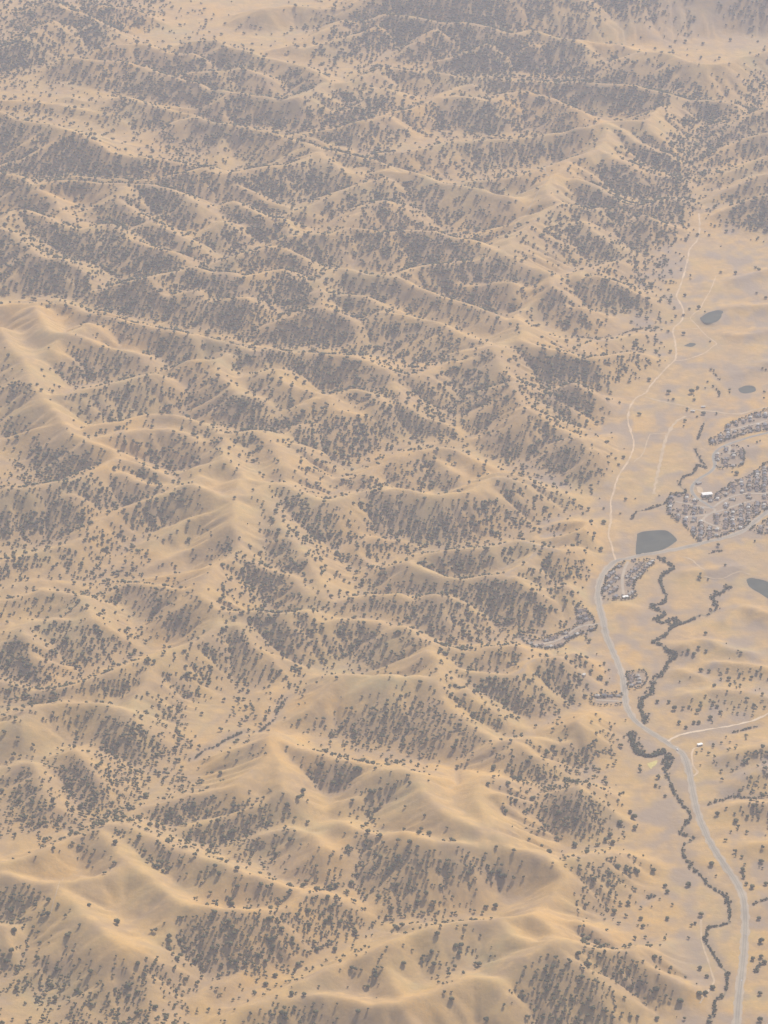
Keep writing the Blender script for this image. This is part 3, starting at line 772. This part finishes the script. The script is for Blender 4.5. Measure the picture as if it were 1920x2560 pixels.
def crown(rng, lumps, sub, leaves=0):
    """unit crown: radius about 1, base near z=0.35, top near 1.75"""
    V, F = ico(sub); vs, fs, n = [], [], 0
    for i in range(lumps):
        a = 2 * math.pi * (i + rng.uniform(-.3, .3)) / max(1, lumps)
        rad = 0.45 if lumps > 1 else 0
        if lumps > 3 and i == 0: rad = 0.05
        c = np.array([math.cos(a) * rad, math.sin(a) * rad, rng.uniform(0.75, 1.12) + (0.2 if i == 0 else 0)])
        s = np.array([rng.uniform(.5, .68), rng.uniform(.5, .68), rng.uniform(.42, .6)])
        if lumps == 1: s = np.array([.95, .95, .75])
        W = V * s * (1 + rng.uniform(-.22, .22, (len(V), 1))) + c
        vs.append(W); fs.append(F + n); n += len(W)
    if leaves:
        d = rng.normal(size=(leaves, 3)); d /= np.linalg.norm(d, axis=1)[:, None]
        d[:, 2] = np.abs(d[:, 2]) * 1.0 - 0.25
        c = np.array([0, 0, 0.95]) + d * np.array([.98, .98, .8]) * rng.uniform(.75, 1.08, (leaves, 1))
        t = c[:, None, :] + rng.normal(scale=.13, size=(leaves, 3, 3))
        vs.append(t.reshape(-1, 3)); fs.append(np.arange(leaves * 3).reshape(-1, 3) + n)
    return np.vstack(vs), np.vstack(fs)

def far_crown(rng):
    V, F = ico(0); O = np.array([(1,0,0),(0,1,0),(-1,0,0),(0,-1,0),(0,0,1),(0,0,-1)], float)
    OF = np.array([(0,1,4),(1,2,4),(2,3,4),(3,0,4),(1,0,5),(2,1,5),(3,2,5),(0,3,5)])
    a = rng.uniform(0, 6.28)
    A = V * np.array([.85, .8, .68]) * (1 + rng.uniform(-.25, .25, (12, 1))) + np.array([math.cos(a) * .15, math.sin(a) * .15, .95])
    B = O * rng.uniform(.5, .75, 3) + np.array([-math.cos(a) * .55, -math.sin(a) * .55, rng.uniform(.65, .95)])
    return np.vstack([A, B]), np.vstack([F, OF + 12])

def trunk():
    vs, fs = [], []
    for k, (z, r, ox) in enumerate(((-0.3, .12, 0), (.45, .08, .03), (.95, .03, .1))):
        for q in range(5):
            a = q * 2 * math.pi / 5; vs.append((math.cos(a) * r + ox, math.sin(a) * r, z))
    for k in range(2):
        for q in range(5):
            a, b, c, d = k * 5 + q, k * 5 + (q + 1) % 5, k * 5 + 5 + (q + 1) % 5, k * 5 + 5 + q
            fs += [(a, b, c), (a, c, d)]
    base = len(vs)       # two limbs
    for ang in (0.7, 3.4):
        p0 = np.array([.03, 0, .4]); p1 = np.array([math.cos(ang) * .45, math.sin(ang) * .45, .95]); n = len(vs)
        for p, r in ((p0, .06), (p1, .02)):
            for q in range(3):
                a = q * 2 * math.pi / 3; vs.append((p[0] + math.cos(a) * r, p[1] + math.sin(a) * r, p[2]))
        for q in range(3):
            fs += [(n + q, n + (q + 1) % 3, n + 3 + (q + 1) % 3), (n + q, n + 3 + (q + 1) % 3, n + 3 + q)]
    return np.array(vs, float), np.array(fs)

rng = np.random.default_rng(4)
FAR_VAR = [far_crown(rng) for _ in range(14)]
MID_VAR = [crown(rng, 3, 0, 14) for _ in range(12)]
NEAR_VAR = [crown(rng, 5, 1, 70) for _ in range(8)]

def forest_mesh(name, X, Y, R, Hs, variants, zoff=0.0):
    n = len(X); pick = RNG.integers(0, len(variants), n); ang = RNG.uniform(0, 2 * math.pi, n)
    zz = zat(X, Y) + zoff; VV, FF, off = [], [], 0
    for k, (V, F) in enumerate(variants):
        ids = np.where(pick == k)[0]
        if not len(ids): continue
        c, s = np.cos(ang[ids])[:, None], np.sin(ang[ids])[:, None]
        vx = (V[None, :, 0] * c - V[None, :, 1] * s) * R[ids][:, None] + X[ids][:, None]
        vy = (V[None, :, 0] * s + V[None, :, 1] * c) * R[ids][:, None] + Y[ids][:, None]
        vz = V[None, :, 2] * Hs[ids][:, None] + zz[ids][:, None]
        W = np.stack([vx, vy, vz], -1).reshape(-1, 3)
        f = (F[None] + (np.arange(len(ids)) * len(V))[:, None, None]).reshape(-1, 3) + off
        VV.append(W); FF.append(f); off += len(W)
    return mesh_np(name, np.vstack(VV), np.vstack(FF), 3)

# scattered oaks
CS = 11.5
gx, gy = np.meshgrid(np.arange(-1900, 1900, CS), np.arange(7300, 15950, CS))
gx = gx.ravel() + RNG.uniform(-.5, .5, gx.size) * CS; gy = gy.ravel() + RNG.uniform(-.5, .5, gy.size) * CS
gz = zat(gx, gy); u, v = world2pix(gx, gy, gz)
keep = (u > -120) & (u < 2040) & (v > -160) & (v < 2680)
gx, gy, gz, u, v = (a[keep] for a in (gx, gy, gz, u, v))
e = 9.0
sy = (zat(gx, gy + e) - zat(gx, gy - e)) / (2 * e); sx = (zat(gx + e, gy) - zat(gx - e, gy)) / (2 * e)
fc = sy * 0.95 + 0.12 * sx
curv = (zat(gx + 25, gy) + zat(gx - 25, gy) + zat(gx, gy + 25) + zat(gx, gy - 25) - 4 * gz) / 25.0
d = cover_at(np.clip(u, 0, 1919), np.clip(v, 0, 2559)) / 9.0
aspect = np.clip(0.30 + 2.7 * fc, 0.12, 1.6)
clump = np.clip(1.0 + 0.9 * fbm(gx / 60, gy / 60, 61, 3) + 0.5 * gnoise(gx / 260, gy / 260, 67), 0.05, 2.2)
aspect = aspect * (1 - d) + np.maximum(aspect, 0.5) * d
p = 1.5 * (1 - 0.33 * np.clip((gy - 9000) / 6500, 0, 1)) * d ** 1.85 * aspect * clump * np.clip(1 + 0.55 * curv, 0.35, 2.2)
jj = np.clip(((gy - yin[0]) / GS).round().astype(int), 0, len(yin) - 1); ii = np.clip(((gx - xin[0]) / GS).round().astype(int), 0, len(xin) - 1)
p = p * (1 + 1.1 * blur(DRAIN, 0.8)[jj, ii])
# keep trees off roads, water and town plots
clear = np.ones(len(gx), bool)
def near_line(P, dist):
    D = line_dist(P, dist + 2 * GS)
    i = np.clip(((gx - xin[0]) / GS).round().astype(int), 0, len(xin) - 1); j = np.clip(((gy - yin[0]) / GS).round().astype(int), 0, len(yin) - 1)
    return D[j, i] < dist
clear &= ~near_line(highway, 28)
clear &= ~near_line(estate_road, 18); clear &= ~near_line(airstrip, 22)
for i, P in enumerate(roads): clear &= ~near_line(P, 14 if i in (0, 1, 2, 4) else 9)
for P, lev, lab in pond_polys: clear &= ~in_poly(gx, gy, P)
for P in zone_polys: clear &= ~in_poly(gx, gy, P)
acc = clear & (RNG.uniform(0, 1, len(gx)) < p)
TX, TY = gx[acc], gy[acc]
depth = (TY - 7600) / 7900.0
TR = (3.7 + 1.4 * np.clip(depth, 0, 1)) * np.clip(RNG.lognormal(0, 0.32, len(TX)), 0.45, 1.75)
TH = TR ** 0.85 * 1.25 * RNG.uniform(0.85, 1.15, len(TX))

# lone oaks noted one by one
lx, ly = [], []
for key, flat in LONE.items():
    uvp = tile(key[0], key[1], flat)
    z = np.zeros(len(uvp)) + 3
    for _ in range(8):
        x, y = pix2world(uvp[:, 0], uvp[:, 1], z); z = 0.5 * z + 0.5 * (zat(x, y) + 3)
    lx.append(x); ly.append(y)
lx = np.concatenate(lx); ly = np.concatenate(ly)
lr = 5.9 * RNG.lognormal(0, 0.18, len(lx))
D2 = np.min(np.hypot(TX[:, None] - lx[None], TY[:, None] - ly[None]), axis=1)
ok = D2 > 9
TX, TY, TR, TH = TX[ok], TY[ok], TR[ok], TH[ok]
uu, vv = world2pix(TX, TY, zat(TX, TY))
inside = (uu > 4) & (uu < 1916) & (vv > 0) & (vv < 2556)
rank = np.hypot(np.hypot(TX, TY), CAM_H - zat(TX, TY)) / TR
rank = np.where(inside, rank, 1e9)
order = np.argsort(rank)
NEAR_N = 300 - len(lx)
sel = order[:NEAR_N]
rest = np.ones(len(TX), bool); rest[sel] = False
crown_me = []
for k, (V, F) in enumerate(NEAR_VAR):
    m_ = mesh_np('oak_crown', V, F, 3); m_.materials.append(LEAF); crown_me.append(m_)
V, F = trunk(); trunk_me = mesh_np('oak_trunk', V, F, 3); trunk_me.materials.append(BARK)

def oak(x, y, r, h, label, group):
    root = bpy.data.objects.new('oak_tree', None); COL.objects.link(root)
    root.location = (x, y, float(zat(x, y))); root.rotation_euler = (0, 0, random.uniform(0, 6.28)); root.scale = (r, r, h)
    root.empty_display_size = 1
    tag(root, label, 'tree', group)
    link('crown', random.choice(crown_me), None, root); link('trunk', trunk_me, None, root)

i_of = lambda x: np.clip(((np.asarray(x) - xin[0]) / GS).round().astype(int), 0, len(xin) - 1)
j_of = lambda y: np.clip(((np.asarray(y) - yin[0]) / GS).round().astype(int), 0, len(yin) - 1)
Dcreek = np.full(HT.shape, 1e3)
for w, P in creeks[:4]: Dcreek = np.minimum(Dcreek, line_dist(P, 90))
for x, y, r in zip(lx, ly, lr):
    u1, v1 = world2pix(x, y, float(zat(x, y)))
    if Dh[j_of(y), i_of(x)] < 110: lab, g = 'round dark oak standing alone on dry grass close to the highway', 'lone oaks beside the highway'
    elif Dcreek[j_of(y), i_of(x)] < 70: lab, g = 'round dark oak standing alone on grass beside the winding creek', 'lone oaks beside the creek'
    elif u1 > 1480 and v1 < 1200: lab, g = 'dark round oak standing alone on the upper valley flats near dirt roads', 'lone oaks on the upper flats'
    elif u1 > 1480: lab, g = 'dark oak standing apart on the golden pasture east of the highway', 'lone oaks on the pasture'
    else: lab, g = 'dark oak standing alone on a bare golden hilltop', 'lone oaks on bare hilltops'
    oak(float(x), float(y), float(r), float(r * random.uniform(.85, 1.1)), lab, g)
fcs = (zat(TX, TY + e) - zat(TX, TY - e)) / (2 * e)
for i in sel:
    if fcs[i] > 0.12: lab, g = 'dark green oak with long shadow on the shaded wooded front slope', 'oaks on shaded wooded slopes'
    else: lab, g = 'dark green oak among scattered oaks on sunlit hill grass', 'oaks scattered on sunlit grass'
    sz = 'very broad ' if TR[i] > 6.5 else 'broad ' if TR[i] > 6.0 else 'medium sized '
    oak(float(TX[i]), float(TY[i]), float(TR[i]), float(TH[i]), sz + lab, sz + g)

nearm = rest & (vv > 1750); farm = rest & (vv <= 1750)
tag(link('oak_woodland', forest_mesh('oak_woodland', TX[nearm], TY[nearm], TR[nearm], TH[nearm], MID_VAR), LEAF),
    'open oak woodland covering the nearer hill slopes', 'woodland', kind='stuff')
tag(link('distant_woodland', forest_mesh('distant_woodland', TX[farm], TY[farm], TR[farm], TH[farm], FAR_VAR), LEAF),
    'oak woodland covering the far hazy hills', 'woodland', kind='stuff')

# creek thickets
cx, cy, cr = [], [], []
for w, P in creeks:
    n = int(len(P) * 7.0 * max(1.0, w / 5.0) / 3.4)
    q = RNG.uniform(0, len(P) - 1, n); i = q.astype(int); fr = (q - i)[:, None]
    S = P[i] * (1 - fr) + P[np.minimum(i + 1, len(P) - 1)] * fr
    gap = fbm(S[:, 0] / 60, S[:, 1] / 60, 83, 2)
    S = S + RNG.normal(size=S.shape) * (w * 0.45 * np.clip(1 + 1.5 * fbm(S[:, 0] / 45, S[:, 1] / 45, 87, 2), 0.25, 2.2))[:, None]
    k_ = gap > -0.38
    cx.append(S[k_, 0]); cy.append(S[k_, 1]); cr.append((RNG.uniform(1.4, 3.4, n) + 0.10 * w)[k_])
cx = np.concatenate(cx); cy = np.concatenate(cy); cr = np.concatenate(cr)
Di = Dh[j_of(cy), i_of(cx)] > 17
tag(link('creek_thicket', forest_mesh('creek_thicket', cx[Di], cy[Di], cr[Di], cr[Di] * 1.1, MID_VAR, -0.5), LEAF_WET),
    'dark green thicket of willows and oaks lining the winding creek', 'thicket', kind='stuff')

# ------------------------------------------------------------------ houses and garden trees
def box_faces(n): return [(n, n+3, n+2, n+1), (n+4, n+5, n+6, n+7), (n, n+1, n+5, n+4), (n+1, n+2, n+6, n+5), (n+2, n+3, n+7, n+6), (n+3, n, n+4, n+7)]
def box_verts(x0, y0, z0, x1, y1, z1): return [(x0,y0,z0),(x1,y0,z0),(x1,y1,z0),(x0,y1,z0),(x0,y0,z1),(x1,y0,z1),(x1,y1,z1),(x0,y1,z1)]
def wall_mesh(L, W, H, m):
    v = box_verts(-L/2, -W/2, -1.5, L/2, W/2, H); f = box_faces(0)
    n = len(v); v += box_verts(L*0.12, -W*0.86, -1.5, L*0.46, -W/2 + .01, H * 0.95); f += box_faces(n)      # garage wing
    me = bpy.data.meshes.new('house_walls'); me.from_pydata(v, [], f); me.materials.append(m); return me
def roof_mesh(L, W, H, rise, m, hip):
    e_ = 0.6; a, b_ = L/2 + e_, W/2 + e_; hx = a - (b_ * 0.8 if hip else 0)
    v = [(-a,-b_,H),(a,-b_,H),(a,b_,H),(-a,b_,H),(-hx,0,H+rise),(hx,0,H+rise)]
    f = [(0,1,5,4),(1,2,5),(2,3,4,5),(3,0,4),(0,3,2,1)]
    n = len(v); x0, x1, y0 = L*0.12 - .5, L*0.46 + .5, -W*0.86 - .5; xm = (x0+x1)/2
    v += [(x0,y0,H*.95),(x1,y0,H*.95),(xm,y0,H*.95+rise*.7),(x0,0,H*.95),(x1,0,H*.95),(xm,0,H*.95+rise*.7)]
    f += [(n,n+1,n+2),(n+1,n+4,n+5,n+2),(n+3,n,n+2,n+5)]
    me = bpy.data.meshes.new('house_roof'); me.from_pydata(v, [], f); me.materials.append(m); return me
rs = random.Random(3)
house_kinds = []
for k in range(8):
    L, W = rs.uniform(10.5, 13.5), rs.uniform(7.5, 9.5); H = rs.choice((3.0, 3.0, 5.2))
    ri = (0, 2, 3, 1, 2, 0, 3, 2)[k]
    house_kinds.append((wall_mesh(L, W, H, WALLS[k % 3]), roof_mesh(L, W, H + .02, 2.4, ROOFS[ri], k % 2), ('grey', 'pale', 'brown', 'slate')[ri], 'tall ' if H > 4 else 'low '))
n_house = 0
tx, ty, tr = [], [], []
street_d = np.full(HT.shape, 1e3)
for P in streets + [estate_road, highway]: street_d = np.minimum(street_d, line_dist(P, 60))
for (zn, parts, sp, lab, grp), P in zip(ZONES, zone_polys):
    cxy = P.mean(0)
    # rows follow the longest edge of the plot
    E = np.roll(P, -1, 0) - P; kk = np.argmax(np.hypot(E[:, 0], E[:, 1])); th = math.atan2(E[kk, 1], E[kk, 0])
    ct, st = math.cos(th), math.sin(th)
    R = 420
    aa = np.arange(-R, R, sp); bb = np.arange(-R, R, sp * 1.28)
    for bi, bq in enumerate(bb):
        for aq in aa:
            a_ = aq + rs.uniform(-2.5, 2.5); b_ = bq + rs.uniform(-2, 2)
            x = cxy[0] + a_ * ct - b_ * st; y = cxy[1] + a_ * st + b_ * ct
            if not in_poly(np.array([x]), np.array([y]), P)[0]: continue
            ds = street_d[j_of(y), i_of(x)]
            if ds < 11: continue
            u1, v1 = world2pix(x, y, float(zat(x, y)))
            if u1 > 1935: continue
            if rs.random() < 0.12 or n_house >= 298: continue
            wme, rme, rn, hn = rs.choice(house_kinds)
            root = bpy.data.objects.new('house', None); COL.objects.link(root)
            root.location = (x, y, float(zat(x, y))); root.rotation_euler = (0, 0, th + (math.pi if bi % 2 else 0) + rs.uniform(-.12, .12))
            tag(root, hn + rn + ' roofed ' + lab, 'house', hn + rn + ' roofed ' + grp)
            link('wall', wme, None, root); link('roof', rme, None, root)
            n_house += 1
            for q in range(4):
                an = rs.uniform(0, 6.28); dd = rs.uniform(8.0, 12)
                tx.append(x + math.cos(an) * dd); ty.append(y + math.sin(an) * dd); tr.append(rs.uniform(1.5, 3.2))
    # tree belt around the plot
    Q = resample(np.vstack([P, P[:1]]), 6.5)
    for q in Q:
        if rs.random() < .8:
            tx.append(q[0] + rs.uniform(-3, 3)); ty.append(q[1] + rs.uniform(-3, 3)); tr.append(rs.uniform(2.4, 4.2))
tx, ty, tr = np.array(tx), np.array(ty), np.array(tr)
okk = street_d[j_of(ty), i_of(tx)] > 8
tx, ty, tr = tx[okk], ty[okk], tr[okk]
tag(link('garden_trees', forest_mesh('garden_trees', tx, ty, tr, tr * 1.15, MID_VAR), LEAF_WET),
    'dark garden trees filling the gaps between the valley houses', 'garden trees', kind='stuff')

# white roofed building and sheds
def shed(px, ang, L, W, H, wm, rm, label, cat, name):
    uvp = tile(*px[0], px[1]); x, y = to_ground(uvp, 0.0); x, y = float(x[0]), float(y[0])
    root = bpy.data.objects.new(name, None); COL.objects.link(root)
    root.location = (x, y, float(zat(x, y))); root.rotation_euler = (0, 0, math.radians(ang))
    tag(root, label, cat)
    v = box_verts(-L/2, -W/2, -1.5, L/2, W/2, H); f = box_faces(0)
    me = bpy.data.meshes.new('wall'); me.from_pydata(v, [], f); link('wall', me, wm, root)
    a, b_ = L/2 + .8, W/2 + .8; rise = W * .16
    v = [(-a,-b_,H+.03),(a,-b_,H+.03),(a,b_,H+.03),(-a,b_,H+.03),(-a,0,H+rise),(a,0,H+rise)]
    me = bpy.data.meshes.new('roof'); me.from_pydata(v, [], [(0,1,5,4),(1,2,5),(2,3,4,5),(3,0,4),(0,3,2,1)]); link('roof', me, rm, root)
    v = []; f = []
    for q in (-.25, .25):
        n = len(v); v += box_verts(q*L-2, -W/2-.06, 0, q*L+2, -W/2-.005, H*.75); f += box_faces(n)
    for q in (0, 1):
        me = bpy.data.meshes.new('door'); me.from_pydata(v[q*8:q*8+8], [], box_faces(0)); link('door', me, WALLS[2], root)
shed(((3,1),[113,206]), 14, 30, 17, 6, WALLS[1], WHITEROOF, 'large building with a bright white metal roof at the tract entrance', 'building', 'hall')
shed(((3,2),[42.5,74.5]), 20, 15, 9, 4.5, WALLS[1], WHITEROOF, 'white shed at the lower end of the highway crescent', 'shed', 'shed')
shed(((3,1),[101,134]), -20, 13, 8, 4, WALLS[0], ROOFS[1], 'pale farm shed beside the big oak at the farm road junction', 'shed', 'farm_shed')
shed(((3,1),[110,130]), 5, 12, 7, 3.5, WALLS[1], ROOFS[1], 'pale low shed on the farm road north of the junction', 'shed', 'farm_shed')
shed(((3,2),[107,201]), 25, 13, 8, 4, WALLS[1], WHITEROOF, 'white roofed barn at the end of the short driveway', 'barn', 'barn')
shed(((3,2),[6.5,151]), 60, 11, 7, 3.5, WALLS[0], ROOFS[1], 'small cream hut alone on the brown slope west of the highway', 'hut', 'hut')
shed(((3,1),[106,196]), 30, 16, 10, 4, WALLS[2], ROOFS[0], 'grey roofed shed inside the estate road bend', 'shed', 'shed')

# ------------------------------------------------------------------ vehicles
def loft(secs):
    v, f = [], []
    n = len(secs[0])
    for s in secs: v += s
    for i in range(len(secs) - 1):
        for q in range(n):
            f.append((i*n+q, i*n+(q+1) % n, (i+1)*n+(q+1) % n, (i+1)*n+q))
    f.append(tuple(range(n))[::-1]); f.append(tuple(range((len(secs)-1)*n, len(secs)*n)))
    return v, f
def sec(x, w, z0, z1, r=0.15):
    return [(x,-w+r,z0),(x,w-r,z0),(x,w,z0+r),(x,w,z1-r),(x,w-r,z1),(x,-w+r,z1),(x,-w,z1-r),(x,-w,z0+r)]
def vehicle(px, label, kind):
    uvp = tile(*px[0], list(px[1])); x, y = to_ground(uvp, 0.0); x, y = float(x[0]), float(y[0])
    i = int(np.argmin(np.hypot(highway[:, 0] - x, highway[:, 1] - y))); t = highway[min(i+1, len(highway)-1)] - highway[max(i-1, 0)]
    t = t / np.linalg.norm(t); nrm = np.array([-t[1], t[0]]); c = highway[i] + nrm * (-2.2 if kind != 'van' else 2.2)
    ang = math.atan2(t[1], t[0]) + (math.pi if kind == 'van' else 0)
    root = bpy.data.objects.new('pickup_truck' if 'pickup' in label else 'delivery_van' if kind == 'van' else 'car', None); COL.objects.link(root)
    root.location = (c[0], c[1], float(zat(c[0], c[1])) + 0.5); root.rotation_euler = (0, 0, ang)
    tag(root, label, 'truck' if 'pickup' in label else 'van' if kind == 'van' else 'car')
    pm = CARSILVER if kind == 'silver' else CARWHITE
    L = 7.0 if kind == 'van' else 5.6 if 'pickup' in label else 4.6; h = L / 2
    if kind == 'van':
        v, f = loft([sec(-h,1.05,.5,2.9), sec(h-1.9,1.05,.5,2.9), sec(h-1.2,1.05,.5,2.5), sec(h-.7,1.0,.5,1.4), sec(h,.95,.5,1.2)])
    else:
        v, f = loft([sec(-h,.85,.45,.95), sec(-h+.3,.92,.35,1.05), sec(h-1.3,.92,.35,1.05), sec(h-.2,.88,.35,.9), sec(h,.8,.45,.8)])
    me = bpy.data.meshes.new('body'); me.from_pydata(v, [], f); link('body', me, pm, root)
    if kind == 'van': v, f = loft([sec(h-1.75,.9,1.6,2.6), sec(h-1.05,.92,1.5,2.3)])
    elif 'pickup' in label: v, f = loft([sec(-.6,.82,1.0,1.3), sec(-.3,.78,1.0,1.75), sec(.7,.76,1.0,1.75), sec(1.5,.84,1.0,1.1)])
    else: v, f = loft([sec(-h+.5,.82,1.0,1.1), sec(-h+1.1,.74,1.0,1.5), sec(.3,.74,1.0,1.5), sec(1.2,.84,1.0,1.08)])
    me = bpy.data.meshes.new('cabin'); me.from_pydata(v, [], f); link('cabin', me, GLASSM if kind != 'van' else GLASSM, root)
    if kind != 'van':
        v = box_verts(-.25 if 'pickup' in label else -h+1.2, -.72, 1.5, .65 if 'pickup' in label else .25, .72, 1.80 if 'pickup' in label else 1.56)
        me = bpy.data.meshes.new('cabin_roof'); me.from_pydata(v, [], box_faces(0)); link('cabin_roof', me, pm, root)
    for sx in (-1, 1):
        for sy_ in (-1, 1):
            v, f = [], []
            for q in range(10):
                a = q * 2 * math.pi / 10
                for w in (-.12, .12): v.append((sx*(h-.95) + math.cos(a)*.36, sy_*.86 + w, .36 + math.sin(a)*.36))
            for q in range(10):
                n = (q + 1) % 10; f.append((2*q, 2*n, 2*n+1, 2*q+1))
            f += [tuple(range(0, 20, 2)), tuple(range(19, 0, -2))]
            me = bpy.data.meshes.new('wheel'); me.from_pydata(v, [], f); link('wheel', me, RUBBER, root)
for c, p_, lab, kind in CARS: vehicle((c, p_), lab, kind)

# ------------------------------------------------------------------ haze: one closed box of air round camera and land
zmin, zmax = float(Z.min()) - 1.0, CAM_H + 30.0
x0, x1, y0, y1 = XS[0] - 50, XS[-1] + 50, YS[0] - 50, YS[-1] + 50
me = bpy.data.meshes.new('haze'); me.from_pydata(box_verts(x0, y0, zmin - 1, x1, y1, zmax), [], box_faces(0))
HZ = bpy.data.materials.new('haze_air'); HZ.use_nodes = True; nt = HZ.node_tree; nt.nodes.clear()
out = nt.nodes.new('ShaderNodeOutputMaterial'); pv = nt.nodes.new('ShaderNodeVolumePrincipled')
pv.inputs['Color'].default_value = (*HAZE_COLOR, 1); pv.inputs['Density'].default_value = HAZE_DENSITY; pv.inputs['Anisotropy'].default_value = 0.3
nt.links.new(pv.outputs[0], out.inputs['Volume'])
tag(link('haze', me, HZ), 'thin pale summer haze over the hills', 'haze', kind='stuff')
